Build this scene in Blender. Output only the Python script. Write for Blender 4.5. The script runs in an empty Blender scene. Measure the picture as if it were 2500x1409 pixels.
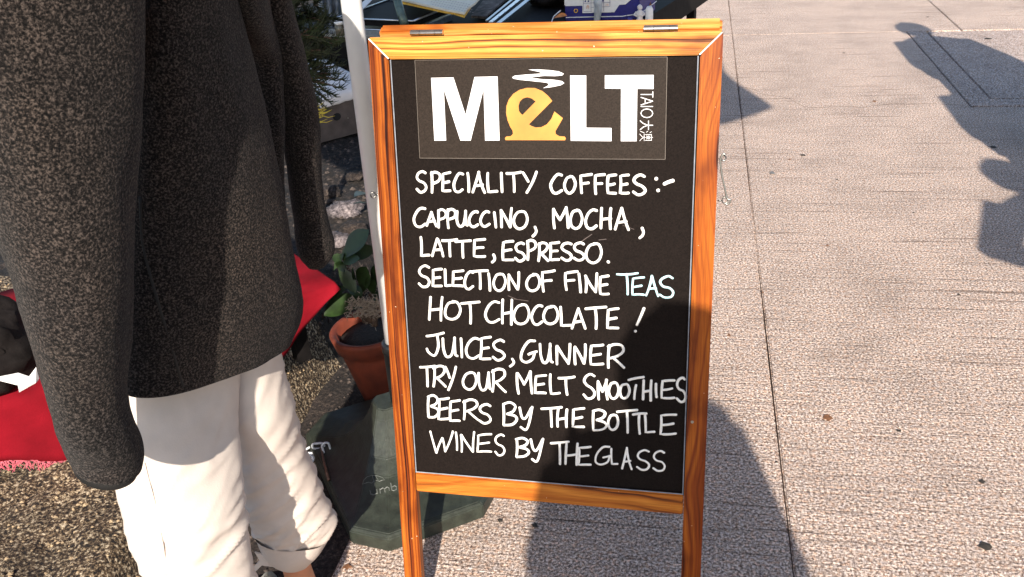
import bpy, bmesh, math, random
from mathutils import Vector, Matrix, noise
from mathutils.bvhtree import BVHTree
random.seed(7)
S = bpy.context.scene
COL = S.collection
R_ = math.radians

# ------------------------------------------------------------------ camera
FPX, CX, CY = 2230.0, 1250.0, 704.5          # the photograph is 2500 x 1409
CAM = Vector((0, 0, 1.5))
dn = Vector((0.07, 1.0, 1164 / FPX)).normalized()      # "down" in camera axes (right, down, forward)
up = -dn
fw = (Vector((0, 0, 1)) - up * up.z).normalized()
rt = fw.cross(up)
ROWS = (rt, fw, up)                                     # world axes in camera axes
cam_data = bpy.data.cameras.new('camera')
cam = bpy.data.objects.new('camera', cam_data); COL.objects.link(cam)
cam_data.sensor_width = 36; cam_data.lens = FPX / 2500 * 36
cam_data.clip_start = 0.02; cam_data.clip_end = 600
cr = Vector([r.x for r in ROWS]); cd = Vector([r.y for r in ROWS]); cf = Vector([r.z for r in ROWS])
M = Matrix.Identity(4)
for i in range(3):
    M[i][0] = cr[i]; M[i][1] = -cd[i]; M[i][2] = -cf[i]; M[i][3] = CAM[i]
cam.matrix_world = M
S.camera = cam

# ------------------------------------------------------------------ light
DA = Vector((0.2153, 0.9765, 0)).normalized()           # along the pavement, away; the sun stands behind
LA = Vector((DA.y, -DA.x, 0))                           # to its right
SA = Vector((0.085, 0.9964, 0)).normalized()          # way the shadows run
SUN_EL = R_(31)
sd = bpy.data.lights.new('sun', 'SUN'); sd.energy = 4.6; sd.angle = R_(0.6); sd.color = (1.0, 0.90, 0.775)
so = bpy.data.objects.new('sun', sd); COL.objects.link(so)
toward_sun = (-SA * math.cos(SUN_EL) + Vector((0, 0, math.sin(SUN_EL)))).normalized()
so.rotation_euler = toward_sun.to_track_quat('Z', 'Y').to_euler(); so.location = (0, -6, 6)
W = bpy.data.worlds.new('World'); S.world = W; W.use_nodes = True
nt = W.node_tree
sky = nt.nodes.new('ShaderNodeTexSky'); sky.sky_type = 'NISHITA'; sky.sun_disc = False
sky.sun_elevation = SUN_EL
sky.sun_rotation = math.atan2(toward_sun.x, toward_sun.y)
bg = nt.nodes['Background']; nt.links.new(sky.outputs[0], bg.inputs[0]); bg.inputs[1].default_value = 0.11
S.view_settings.view_transform = 'Standard'; S.view_settings.look = 'None'
S.view_settings.gamma = 1.0; S.view_settings.use_curve_mapping = False
S.view_settings.exposure = 0.95

# ------------------------------------------------------------------ pixel -> place helpers
def ray(px, py):
    v = Vector((px - CX, py - CY, FPX))
    return Vector((rt.dot(v), fw.dot(v), up.dot(v)))
def atZ(px, py, z):
    r = ray(px, py); t = (z - CAM.z) / r.z; return CAM + r * t
def atY(px, py, Y):
    r = ray(px, py); return CAM + r * (Y / r.y)
def proj(p):
    d = Vector(p) - CAM
    q = Vector((rt.x * d.x + fw.x * d.y + up.x * d.z, rt.y * d.x + fw.y * d.y + up.y * d.z, rt.z * d.x + fw.z * d.y + up.z * d.z))
    return q.x / q.z * FPX + CX, q.y / q.z * FPX + CY
def gp(w, t, z=0): return LA * w + DA * t + Vector((0, 0, z))

# ------------------------------------------------------------------ materials
def newmat(name):
    m = bpy.data.materials.new(name); m.use_nodes = True
    n = m.node_tree; b = n.nodes['Principled BSDF']; return m, n, b
def ND(n, t, **k):
    x = n.nodes.new(t)
    for a, v in k.items(): setattr(x, a, v)
    return x
def ramp(n, stops):
    r = n.nodes.new('ShaderNodeValToRGB'); e = r.color_ramp.elements
    while len(e) < len(stops): e.new(0.5)
    for i, (p, c) in enumerate(stops):
        e[i].position = p; e[i].color = (c[0], c[1], c[2], 1)
    return r
def simple(name, col, rough=0.5, metal=0.0, var=0.25, scale=60, bump=0.1, bscale=200, spec=0.5, coat=0.0, bdist=0.001):
    m, n, b = newmat(name)
    tc = ND(n, 'ShaderNodeTexCoord'); nz = ND(n, 'ShaderNodeTexNoise'); nz.inputs['Scale'].default_value = scale
    nz.inputs['Detail'].default_value = 6; n.links.new(tc.outputs['Object'], nz.inputs['Vector'])
    lo = [c * (1 - var) for c in col]; hi = [min(1, c * (1 + var)) for c in col]
    r = ramp(n, [(0.3, lo), (0.7, hi)]); n.links.new(nz.outputs['Fac'], r.inputs[0]); n.links.new(r.outputs[0], b.inputs['Base Color'])
    b.inputs['Roughness'].default_value = rough; b.inputs['Metallic'].default_value = metal
    b.inputs['Specular IOR Level'].default_value = spec; b.inputs['Coat Weight'].default_value = coat
    if bump:
        n2 = ND(n, 'ShaderNodeTexNoise'); n2.inputs['Scale'].default_value = bscale; n2.inputs['Detail'].default_value = 4
        n.links.new(tc.outputs['Object'], n2.inputs['Vector'])
        bp = ND(n, 'ShaderNodeBump'); bp.inputs['Strength'].default_value = bump; bp.inputs['Distance'].default_value = bdist
        n.links.new(n2.outputs['Fac'], bp.inputs['Height']); n.links.new(bp.outputs[0], b.inputs['Normal'])
    return m
def wood(name, axis, light, mid, dark, spacing=0.006, curl=0.010, seed=0.0, lines=0.5, rough=0.42):
    """varnished softwood; axis = grain direction in object space"""
    m, n, b = newmat(name); L = n.links.new
    tc = ND(n, 'ShaderNodeTexCoord'); sp = ND(n, 'ShaderNodeSeparateXYZ'); L(tc.outputs['Object'], sp.inputs[0])
    al, ac = ('X', 'Y') if axis == 'X' else ('Y', 'X')
    def math_(op, a, b_=None, c=None):
        x = ND(n, 'ShaderNodeMath', operation=op)
        for i, v in enumerate((a, b_, c)):
            if v is None: continue
            if isinstance(v, (int, float)): x.inputs[i].default_value = v
            else: L(v, x.inputs[i])
        return x.outputs[0]
    along, across, z = sp.outputs[al], sp.outputs[ac], sp.outputs['Z']
    def nz(sa, sc, detail=2, off=0.0):
        cb = ND(n, 'ShaderNodeCombineXYZ')
        L(math_('MULTIPLY_ADD', along, sa, seed + off), cb.inputs[0]); L(math_('MULTIPLY', across, sc), cb.inputs[1]); L(math_('MULTIPLY', z, sc), cb.inputs[2])
        t = ND(n, 'ShaderNodeTexNoise'); t.inputs['Scale'].default_value = 1; t.inputs['Detail'].default_value = detail
        L(cb.outputs[0], t.inputs['Vector']); return t.outputs['Fac']
    warp = math_('MULTIPLY_ADD', nz(2.6, 5, 1), curl * 10, across)
    warp = math_('MULTIPLY_ADD', nz(9, 16, 1, 5), curl * 1.2, warp)
    warp = math_('ADD', warp, math_('MULTIPLY', z, 0.7))
    ph = math_('MULTIPLY', warp, 1.0 / spacing)
    cb = ND(n, 'ShaderNodeCombineXYZ'); L(ph, cb.inputs[0]); L(math_('MULTIPLY_ADD', along, 0.9, seed), cb.inputs[1])
    rg = ND(n, 'ShaderNodeTexNoise'); rg.inputs['Scale'].default_value = 1.0; rg.inputs['Detail'].default_value = 1.5
    L(cb.outputs[0], rg.inputs['Vector'])
    r1 = ramp(n, [(0.33, dark), (0.34 + 0.06 * lines, [d * 0.6 + q * 0.4 for d, q in zip(dark, mid)]), (0.38 + 0.08 * lines, mid), (0.62, light)])
    L(rg.outputs['Fac'], r1.inputs[0])
    st = nz(12, 700, 4, 9)
    r2 = ramp(n, [(0.3, (0.55, 0.45, 0.4)), (0.62, (1, 1, 1))]); L(st, r2.inputs[0])
    mx = ND(n, 'ShaderNodeMixRGB', blend_type='MULTIPLY'); mx.inputs[0].default_value = 0.8
    L(r1.outputs[0], mx.inputs[1]); L(r2.outputs[0], mx.inputs[2])
    # broad patches of redder varnish
    bt = nz(7, 20, 3, 20); r3 = ramp(n, [(0.32, (0.34, 0.20, 0.13)), (0.46, (0.85, 0.75, 0.65)), (0.6, (1, 1, 1))]); L(bt, r3.inputs[0])
    m2 = ND(n, 'ShaderNodeMixRGB', blend_type='MULTIPLY'); m2.inputs[0].default_value = 0.8
    L(mx.outputs[0], m2.inputs[1]); L(r3.outputs[0], m2.inputs[2])
    # chips of lost varnish
    ch = ND(n, 'ShaderNodeTexNoise'); ch.inputs['Scale'].default_value = 150; ch.inputs['Detail'].default_value = 3; L(tc.outputs['Object'], ch.inputs['Vector'])
    r4 = ramp(n, [(0.735, (0, 0, 0)), (0.75, (1, 1, 1))]); L(ch.outputs['Fac'], r4.inputs[0])
    m3 = ND(n, 'ShaderNodeMixRGB'); L(r4.outputs[0], m3.inputs[0]); L(m2.outputs[0], m3.inputs[1]); m3.inputs[2].default_value = (0.75, 0.6, 0.42, 1)
    L(m3.outputs[0], b.inputs['Base Color'])
    b.inputs['Roughness'].default_value = rough; b.inputs['Coat Weight'].default_value = 0.06; b.inputs['Coat Roughness'].default_value = 0.25; b.inputs['Specular IOR Level'].default_value = 0.2
    bp = ND(n, 'ShaderNodeBump'); bp.inputs['Strength'].default_value = 0.5; bp.inputs['Distance'].default_value = 0.0012
    L(rg.outputs['Fac'], bp.inputs['Height']); L(bp.outputs[0], b.inputs['Normal'])
    return m
def concrete(name, tint=(1, 1, 1), groove=1.0, dark=0.0):
    m, n, b = newmat(name); L = n.links.new
    tc = ND(n, 'ShaderNodeTexCoord')
    mp = ND(n, 'ShaderNodeMapping'); mp.inputs['Rotation'].default_value = (0, 0, math.atan2(DA.x, DA.y))   # x lateral, y along
    L(tc.outputs['Object'], mp.inputs['Vector'])
    def nz(scale, detail=4, vec=None, rough=0.6):
        t = ND(n, 'ShaderNodeTexNoise'); t.inputs['Scale'].default_value = scale; t.inputs['Detail'].default_value = detail
        t.inputs['Roughness'].default_value = rough
        L(vec or mp.outputs[0], t.inputs['Vector']); return t.outputs['Fac']
    base = ramp(n, [(0.415, (0.045 * tint[0], 0.036 * tint[1], 0.034 * tint[2])), (0.465, (0.28 * tint[0], 0.205 * tint[1], 0.170 * tint[2])),
                    (0.525, (0.51 * tint[0], 0.41 * tint[1], 0.345 * tint[2])), (0.575, (0.95 * tint[0], 0.84 * tint[1], 0.755 * tint[2]))])
    sp = nz(150, 6, rough=0.85); L(sp, base.inputs[0])
    low = ramp(n, [(0.34, (0.80, 0.785, 0.77)), (0.5, (0.98, 0.965, 0.95)), (0.68, (1.10, 1.07, 1.04))]); L(nz(2.6, 7, rough=0.7), low.inputs[0])
    mx = ND(n, 'ShaderNodeMixRGB', blend_type='MULTIPLY'); mx.inputs[0].default_value = 1; L(base.outputs[0], mx.inputs[1]); L(low.outputs[0], mx.inputs[2])
    # colour flecks
    fl = ND(n, 'ShaderNodeTexNoise'); fl.inputs['Scale'].default_value = 85; fl.inputs['Detail'].default_value = 3; L(mp.outputs[0], fl.inputs['Vector'])
    fr = ramp(n, [(0.35, (0.95, 0.98, 1.05)), (0.5, (1, 1, 1)), (0.68, (1.15, 0.95, 0.82))]); L(fl.outputs['Fac'], fr.inputs[0])
    m2 = ND(n, 'ShaderNodeMixRGB', blend_type='MULTIPLY'); m2.inputs[0].default_value = 0.9; L(mx.outputs[0], m2.inputs[1]); L(fr.outputs[0], m2.inputs[2])
    # broom grooves: long across the walk, fine along it
    mg = ND(n, 'ShaderNodeMapping'); mg.inputs['Scale'].default_value = (1.6, 62, 1); L(mp.outputs[0], mg.inputs['Vector'])
    gr = nz(1.0, 3, mg.outputs[0], 0.55)
    mg2 = ND(n, 'ShaderNodeMapping'); mg2.inputs['Scale'].default_value = (5, 150, 1); L(mp.outputs[0], mg2.inputs['Vector'])
    gr2 = nz(1.0, 3, mg2.outputs[0], 0.6)
    gm = ramp(n, [(0.31, (0.36, 0.33, 0.31)), (0.39, (1, 1, 1))]); L(gr, gm.inputs[0])
    gm2 = ramp(n, [(0.32, (0.55, 0.53, 0.5)), (0.46, (1, 1, 1)), (0.7, (1.12, 1.12, 1.12))]); L(gr2, gm2.inputs[0])
    m3 = ND(n, 'ShaderNodeMixRGB', blend_type='MULTIPLY'); m3.inputs[0].default_value = 0.85 * groove; L(m2.outputs[0], m3.inputs[1]); L(gm.outputs[0], m3.inputs[2])
    m4 = ND(n, 'ShaderNodeMixRGB', blend_type='MULTIPLY'); m4.inputs[0].default_value = 0.6 * groove; L(m3.outputs[0], m4.inputs[1]); L(gm2.outputs[0], m4.inputs[2])
    L(m4.outputs[0], b.inputs['Base Color'])
    b.inputs['Roughness'].default_value = 0.85; b.inputs['Specular IOR Level'].default_value = 0.25
    add = ND(n, 'ShaderNodeMath', operation='MULTIPLY_ADD'); L(gr, add.inputs[0]); add.inputs[1].default_value = 1.3 * groove; L(sp, add.inputs[2])
    add2 = ND(n, 'ShaderNodeMath', operation='ADD'); L(add.outputs[0], add2.inputs[0]); L(gr2, add2.inputs[1])
    bp = ND(n, 'ShaderNodeBump'); bp.inputs['Strength'].default_value = 0.75; bp.inputs['Distance'].default_value = 0.004
    L(add2.outputs[0], bp.inputs['Height']); L(bp.outputs[0], b.inputs['Normal'])
    return m
def rubble(name, stops, scale=70, bump=1.0, dist=0.012):
    m, n, b = newmat(name); L = n.links.new
    tc = ND(n, 'ShaderNodeTexCoord')
    t = ND(n, 'ShaderNodeTexNoise'); t.inputs['Scale'].default_value = scale; t.inputs['Detail'].default_value = 6; t.inputs['Roughness'].default_value = 0.7
    L(tc.outputs['Object'], t.inputs['Vector'])
    r = ramp(n, stops); L(t.outputs['Fac'], r.inputs[0])
    lo = ND(n, 'ShaderNodeTexNoise'); lo.inputs['Scale'].default_value = 7; lo.inputs['Detail'].default_value = 4; L(tc.outputs['Object'], lo.inputs['Vector'])
    r2 = ramp(n, [(0.35, (0.55, 0.55, 0.55)), (0.65, (1.1, 1.08, 1.05))]); L(lo.outputs['Fac'], r2.inputs[0])
    mx = ND(n, 'ShaderNodeMixRGB', blend_type='MULTIPLY'); mx.inputs[0].default_value = 1; L(r.outputs[0], mx.inputs[1]); L(r2.outputs[0], mx.inputs[2])
    L(mx.outputs[0], b.inputs['Base Color']); b.inputs['Roughness'].default_value = 0.9
    bp = ND(n, 'ShaderNodeBump'); bp.inputs['Strength'].default_value = bump; bp.inputs['Distance'].default_value = dist
    L(t.outputs['Fac'], bp.inputs['Height']); L(bp.outputs[0], b.inputs['Normal'])
    return m
def wool(name, lo, mid, hi, scale=330):
    m, n, b = newmat(name); L = n.links.new
    tc = ND(n, 'ShaderNodeTexCoord')
    t = ND(n, 'ShaderNodeTexNoise'); t.inputs['Scale'].default_value = scale; t.inputs['Detail'].default_value = 4; t.inputs['Roughness'].default_value = 0.65
    L(tc.outputs['Object'], t.inputs['Vector'])
    r = ramp(n, [(0.38, lo), (0.5, mid), (0.66, hi)]); L(t.outputs['Fac'], r.inputs[0])
    lo_ = ND(n, 'ShaderNodeTexNoise'); lo_.inputs['Scale'].default_value = 6; lo_.inputs['Detail'].default_value = 5; L(tc.outputs['Object'], lo_.inputs['Vector'])
    r2 = ramp(n, [(0.35, (0.72, 0.74, 0.78)), (0.65, (1.15, 1.08, 1.02))]); L(lo_.outputs['Fac'], r2.inputs[0])
    mx = ND(n, 'ShaderNodeMixRGB', blend_type='MULTIPLY'); mx.inputs[0].default_value = 1; L(r.outputs[0], mx.inputs[1]); L(r2.outputs[0], mx.inputs[2])
    L(mx.outputs[0], b.inputs['Base Color']); b.inputs['Roughness'].default_value = 1.0; b.inputs['Specular IOR Level'].default_value = 0.1
    b.inputs['Sheen Weight'].default_value = 0.05
    bp = ND(n, 'ShaderNodeBump'); bp.inputs['Strength'].default_value = 0.8; bp.inputs['Distance'].default_value = 0.004
    L(t.outputs['Fac'], bp.inputs['Height']); L(bp.outputs[0], b.inputs['Normal'])
    return m

M_WT = wood('wood_top_rail', 'X', (0.74, 0.385, 0.085), (0.56, 0.215, 0.032), (0.11, 0.022, 0.006), spacing=0.0048, curl=0.004, seed=3.1)
M_WL = wood('wood_left_stile', 'Y', (0.40, 0.120, 0.015), (0.20, 0.040, 0.006), (0.016, 0.004, 0.003), spacing=0.0050, curl=0.003, seed=11.3, lines=0.8)
M_WR = wood('wood_right_stile', 'Y', (0.38, 0.105, 0.011), (0.21, 0.040, 0.005), (0.010, 0.004, 0.004), spacing=0.009, curl=0.009, seed=27.9, lines=0.55)
M_WB = wood('wood_bottom_rail', 'X', (0.54, 0.20, 0.028), (0.38, 0.11, 0.013), (0.05, 0.012, 0.006), spacing=0.014, curl=0.012, seed=41.7, lines=0.35)
M_WK = wood('wood_rear_frame', 'X', (0.80, 0.43, 0.13), (0.60, 0.20, 0.035), (0.16, 0.03, 0.010), spacing=0.006, curl=0.003, seed=52.3, lines=0.5)
M_BOARD = simple('chalkboard_paint', (0.0088, 0.0062, 0.0054), rough=0.75, var=0.45, scale=420, bump=0.25, bscale=600, spec=0.08, bdist=0.0005)
M_FILM = simple('sticker_film', (0.0235, 0.0175, 0.0142), rough=0.55, var=0.35, scale=420, bump=0.2, bscale=600, spec=0.1, bdist=0.0005)
M_FILMEDGE = simple('sticker_edge', (0.16, 0.14, 0.12), rough=0.4, bump=0)
M_WHITE = simple('white_marker', (0.82, 0.81, 0.78), rough=0.6, var=0.08, scale=150, bump=0.2)
M_BLUE = simple('blue_marker', (0.50, 0.76, 0.82), rough=0.6, var=0.22, scale=120, bump=0.2)
M_LOGO = simple('logo_white_print', (0.80, 0.80, 0.82), rough=0.4, var=0.03, bump=0)
M_LOGOE = simple('logo_orange_print', (0.62, 0.25, 0.045), rough=0.4, var=0.25, scale=14, bump=0)
M_STEEL = simple('zinc_steel', (0.55, 0.58, 0.62), rough=0.28, metal=1.0, var=0.1, bump=0.1)
M_DSTEEL = simple('dull_wire', (0.30, 0.30, 0.28), rough=0.35, metal=1.0, var=0.2, bump=0.1)
M_BLACK = simple('black_plastic', (0.008, 0.009, 0.010), rough=0.35, var=0.3)
M_POLE = simple('white_pole_paint', (0.80, 0.80, 0.78), rough=0.35, var=0.06, scale=12, bump=0.05)
M_BASE = simple('green_base_plastic', (0.023, 0.0285, 0.0215), spec=0.5, rough=0.5, var=0.35, scale=45, bump=0.35, bscale=120, bdist=0.002)
M_BASEW = simple('moulded_lettering', (0.10, 0.11, 0.10), rough=0.5, bump=0)
M_TERRA = simple('terracotta', (0.15, 0.026, 0.009), rough=0.75, var=0.3, scale=25, bump=0.4, bscale=90)  # clay darkened all over, standing in for the person's cast shadow
M_SOIL = rubble('potting_soil', [(0.35, (0.004, 0.003, 0.003)), (0.6, (0.03, 0.02, 0.014)), (0.8, (0.12, 0.09, 0.06))], 120, 1, 0.006)
M_LEAF = simple('euphorbia_leaf', (0.016, 0.035, 0.008), rough=0.42, var=0.4, scale=30, bump=0.3, bscale=60)
M_STEM = simple('thorny_stem', (0.08, 0.05, 0.035), rough=0.8, var=0.5, scale=90)
M_THORN = simple('thorns', (0.28, 0.23, 0.18), rough=0.6)
M_NEEDLE = simple('conifer_needles', (0.020, 0.032, 0.007), rough=0.6, var=0.6, scale=25, bump=0)
M_YNEED = simple('yellow_needles', (0.55, 0.45, 0.05), rough=0.6, var=0.3, bump=0)
M_WOOL = wool('charcoal_wool', (0.002, 0.002, 0.002), (0.0150, 0.0125, 0.0115), (0.088, 0.072, 0.063), 340)
M_LINING = simple('black_lining', (0.003, 0.003, 0.003), rough=0.7, bump=0)
M_TROUS = simple('off_white_linen', (0.56, 0.495, 0.445), rough=0.9, var=0.05, scale=30, bump=0.3, bscale=420, spec=0.1)
M_SKIN = simple('skin', (0.50, 0.21, 0.11), rough=0.55, var=0.12, scale=40, bump=0.15)
M_HAIR = simple('dark_hair', (0.02, 0.014, 0.01), rough=0.5, var=0.5, scale=90)
M_SANDAL = simple('silver_leather', (0.45, 0.44, 0.38), rough=0.4, var=0.15)
M_SOLE = simple('sole_rubber', (0.05, 0.05, 0.05), rough=0.8)
M_RED = simple('red_cotton', (0.17, 0.004, 0.010), rough=0.9, var=0.35, scale=9, bump=0.5, bscale=450, spec=0.1)
M_FRINGE = simple('pink_fringe', (0.55, 0.12, 0.16), rough=0.9)
M_PAPER = simple('white_paper', (0.80, 0.78, 0.75), rough=0.8, var=0.05, bump=0.1)
M_CLOTHW = simple('white_sheet', (0.72, 0.67, 0.64), rough=0.8, var=0.12, scale=12, bump=0.2)
M_CARD = simple('brown_board', (0.095, 0.072, 0.062), rough=0.8, var=0.3, scale=20)
M_TABLE = simple('black_table', (0.007, 0.006, 0.006), rough=0.7, var=0.5, scale=30, spec=0.12)
M_TRAY = simple('tray_metal', (0.35, 0.40, 0.46), rough=0.3, metal=0.8, var=0.2)
M_MAT = rubble('grey_mat', [(0.35, (0.03, 0.025, 0.025)), (0.5, (0.12, 0.10, 0.095)), (0.7, (0.25, 0.22, 0.2))], 25, 0.4, 0.004)
M_TUBE = simple('green_grey_tube', (0.10, 0.14, 0.12), rough=0.35, metal=0.3, var=0.4, scale=30)
M_PAGE = simple('yellowed_paper', (0.80, 0.72, 0.56), rough=0.8, var=0.06)
M_PRINT = simple('faint_print', (0.45, 0.30, 0.26), rough=0.8)
M_NAVY = simple('navy_card', (0.006, 0.008, 0.16), rough=0.45, var=0.2)
M_ORANGE = simple('orange_print', (0.62, 0.20, 0.03), rough=0.5)
M_YELL = simple('yellow_print', (0.75, 0.42, 0.05), rough=0.5)
M_BROWN = simple('brown_carving', (0.16, 0.055, 0.02), rough=0.5, var=0.4)
M_CHAIN = simple('painted_chain', (0.50, 0.52, 0.55), rough=0.4, var=0.15)
M_RUST = simple('rusty_pin', (0.17, 0.09, 0.06), rough=0.5, metal=0.5, var=0.4, scale=80)
M_BAG = simple('black_bag', (0.012, 0.010, 0.010), rough=0.75, var=0.5, scale=14, bump=0.6, bscale=16, bdist=0.01, spec=0.12)
M_DRESS = simple('grey_dress', (0.12, 0.12, 0.14), rough=0.9)
M_SHIRT = simple('blue_shirt', (0.06, 0.10, 0.22), rough=0.9)
M_JEANS = simple('dark_trousers', (0.03, 0.035, 0.06), rough=0.9)
M_CONC = concrete('broomed_concrete')
M_CONCD = concrete('patched_concrete', tint=(0.86, 0.88, 0.92), groove=0.35)
M_JOINT = rubble('joint_grit', [(0.4, (0.06, 0.035, 0.025)), (0.7, (0.26, 0.18, 0.13))], 150, 1, 0.004)
M_STRIP = rubble('dark_gritty_ground', [(0.36, (0.006, 0.004, 0.004)), (0.52, (0.035, 0.025, 0.022)), (0.66, (0.11, 0.085, 0.07)), (0.78, (0.35, 0.30, 0.26))], 85)
M_BANK = rubble('rough_golden_stone', [(0.43, (0.006, 0.004, 0.003)), (0.485, (0.10, 0.062, 0.034)), (0.55, (0.27, 0.195, 0.115)), (0.605, (0.80, 0.68, 0.50))], 130, 1.0, 0.014)
M_LITTER = rubble('shade_toned_litter_soil', [(0.40, (0.003, 0.002, 0.002)), (0.52, (0.018, 0.013, 0.010)), (0.62, (0.07, 0.05, 0.04)), (0.74, (0.32, 0.28, 0.25))], 55, 1.0, 0.014)  # dark litter and rock, with the canopy's shade put into the colour
M_PEBA = simple('golden_pebbles', (0.26, 0.19, 0.115), rough=0.9, var=0.8, scale=37, bump=0.3)
M_PEBB = simple('dark_pebbles', (0.055, 0.042, 0.036), rough=0.9, var=0.8, scale=31, bump=0.3)
M_EARTH = rubble('far_ground', [(0.36, (0.05, 0.045, 0.04)), (0.6, (0.22, 0.19, 0.16))], 20)
M_SPOT = simple('dark_scrap', (0.03, 0.025, 0.02), rough=0.8)
M_SPOTB = simple('brown_scrap', (0.16, 0.07, 0.03), rough=0.8, var=0.5, scale=200)

# ------------------------------------------------------------------ object helpers
def empty(name, loc, label=None, cat=None, group=None, rot=None):
    o = bpy.data.objects.new(name, None); COL.objects.link(o); o.location = loc
    o.empty_display_size = 0.05
    if rot is not None: o.rotation_euler = rot.to_euler()
    if label: o['label'] = label
    if cat: o['category'] = cat
    if group: o['group'] = group
    return o
def tag(o, label=None, cat=None, group=None, kind=None):
    if label: o['label'] = label
    if cat: o['category'] = cat
    if group: o['group'] = group
    if kind: o['kind'] = kind
    return o
ORIG = {}
def root_of(p):
    while p.parent: p = p.parent
    return p
def mk(name, vs, fs, mat, parent=None, smooth=False, local=False, bevel=0.0, origin=None):
    """vs are world points (or, with local=True, points in the root's own axes)"""
    off = Vector((0, 0, 0))
    if parent is not None and not local: off = root_of(parent).location
    if origin is not None and parent is None: off = Vector(origin)
    me = bpy.data.meshes.new(name)
    me.from_pydata([tuple(Vector(v) - off) for v in vs], [], fs)
    bm = bmesh.new(); bm.from_mesh(me)
    bmesh.ops.recalc_face_normals(bm, faces=bm.faces[:])
    if bevel: bmesh.ops.bevel(bm, geom=bm.edges[:], offset=bevel, segments=2, affect='EDGES', clamp_overlap=True)
    bm.to_mesh(me); bm.free()
    if smooth: me.polygons.foreach_set('use_smooth', [True] * len(me.polygons))
    me.materials.append(mat)
    o = bpy.data.objects.new(name, me); COL.objects.link(o)
    if parent is not None: o.parent = parent
    elif origin is not None: o.location = off
    return o
CUBE_F = [(0, 3, 2, 1), (4, 5, 6, 7), (0, 1, 5, 4), (1, 2, 6, 5), (2, 3, 7, 6), (3, 0, 4, 7)]
def boxv(a, b):
    x0, y0, z0 = a; x1, y1, z1 = b
    return [(x0, y0, z0), (x1, y0, z0), (x1, y1, z0), (x0, y1, z0), (x0, y0, z1), (x1, y0, z1), (x1, y1, z1), (x0, y1, z1)]
def prism(pts, dz):
    """extrude a polygon of Vectors by vector dz"""
    n = len(pts); dz = Vector(dz)
    vs = [Vector(p) for p in pts] + [Vector(p) + dz for p in pts]
    fs = [tuple(range(n - 1, -1, -1)), tuple(range(n, 2 * n))] + [(i, (i + 1) % n, n + (i + 1) % n, n + i) for i in range(n)]
    return vs, fs
class MB:
    def __init__(s): s.v = []; s.f = []
    def add(s, vs, fs):
        o = len(s.v); s.v += [Vector(v) for v in vs]; s.f += [tuple(i + o for i in f) for f in fs]; return s
    def mk(s, name, mat, parent=None, **k): return mk(name, s.v, s.f, mat, parent, **k)
def catmull(pts, sub):
    if len(pts) < 3 or sub < 2: return [Vector(p) for p in pts]
    P = [Vector(p) for p in pts]; out = []
    for i in range(len(P) - 1):
        p0 = P[i - 1] if i else P[0] * 2 - P[1]; p1 = P[i]; p2 = P[i + 1]; p3 = P[i + 2] if i + 2 < len(P) else P[-1] * 2 - P[-2]
        for k in range(sub):
            t = k / sub
            out.append(0.5 * ((2 * p1) + (p2 - p0) * t + (2 * p0 - 5 * p1 + 4 * p2 - p3) * t * t + (3 * p1 - p0 - 3 * p2 + p3) * t ** 3))
    out.append(P[-1]); return out
def lerp_list(vals, sub):
    out = []
    for i in range(len(vals) - 1):
        for k in range(sub): out.append(vals[i] + (vals[i + 1] - vals[i]) * k / sub)
    out.append(vals[-1]); return out
def tube(path, rad, n=8, flat=1.0, nrm=None, cap=True, closed=False):
    """tube along path; flat squashes it along nrm"""
    P = [Vector(p) for p in path]; m = len(P); rr = rad if isinstance(rad, (list, tuple)) else [rad] * m
    vs = []; fs = []
    prev = None
    for i, p in enumerate(P):
        if closed: t = (P[(i + 1) % m] - P[i - 1])
        else: t = P[min(i + 1, m - 1)] - P[max(i - 1, 0)]
        t = t.normalized() if t.length > 1e-9 else Vector((0, 0, 1))
        if nrm is not None: a = Vector(nrm)
        elif prev is None: a = Vector((0, 0, 1)) if abs(t.z) < 0.9 else Vector((1, 0, 0))
        else: a = prev
        a = (a - t * a.dot(t)).normalized(); b = t.cross(a); prev = a
        for k in range(n):
            th = 2 * math.pi * (k + 0.5) / n
            vs.append(p + b * (math.cos(th) * rr[i]) + a * (math.sin(th) * rr[i] * flat))
    for i in range(m - (0 if closed else 1)):
        j = (i + 1) % m
        for k in range(n):
            fs.append((i * n + k, i * n + (k + 1) % n, j * n + (k + 1) % n, j * n + k))
    if cap and not closed:
        fs.append(tuple(range(n - 1, -1, -1))); fs.append(tuple((m - 1) * n + k for k in range(n)))
    return vs, fs
def lathe(prof, c, n=32, axis=Vector((0, 0, 1))):
    a = axis.normalized(); u = a.orthogonal().normalized(); w = a.cross(u)
    vs = []; fs = []
    for r, h in prof:
        for k in range(n):
            th = 2 * math.pi * k / n
            vs.append(Vector(c) + a * h + (u * math.cos(th) + w * math.sin(th)) * r)
    for i in range(len(prof) - 1):
        for k in range(n): fs.append((i * n + k, i * n + (k + 1) % n, (i + 1) * n + (k + 1) % n, (i + 1) * n + k))
    fs.append(tuple(range(n - 1, -1, -1))); fs.append(tuple((len(prof) - 1) * n + k for k in range(n)))
    return vs, fs
def smoothstep(a, b, x):
    t = max(0, min(1, (x - a) / (b - a))); return t * t * (3 - 2 * t)

# ================================================================== SETTING
def sheet(name, w0, w1, t0, t1, z, mat):
    o = mk(name, [gp(w0, t0, z), gp(w1, t0, z), gp(w1, t1, z), gp(w0, t1, z)], [(0, 1, 2, 3)], mat)
    return tag(o, kind='structure')
sheet('ground', -250, 250, -200, 400, -0.060, M_EARTH)
strip = []
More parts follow.
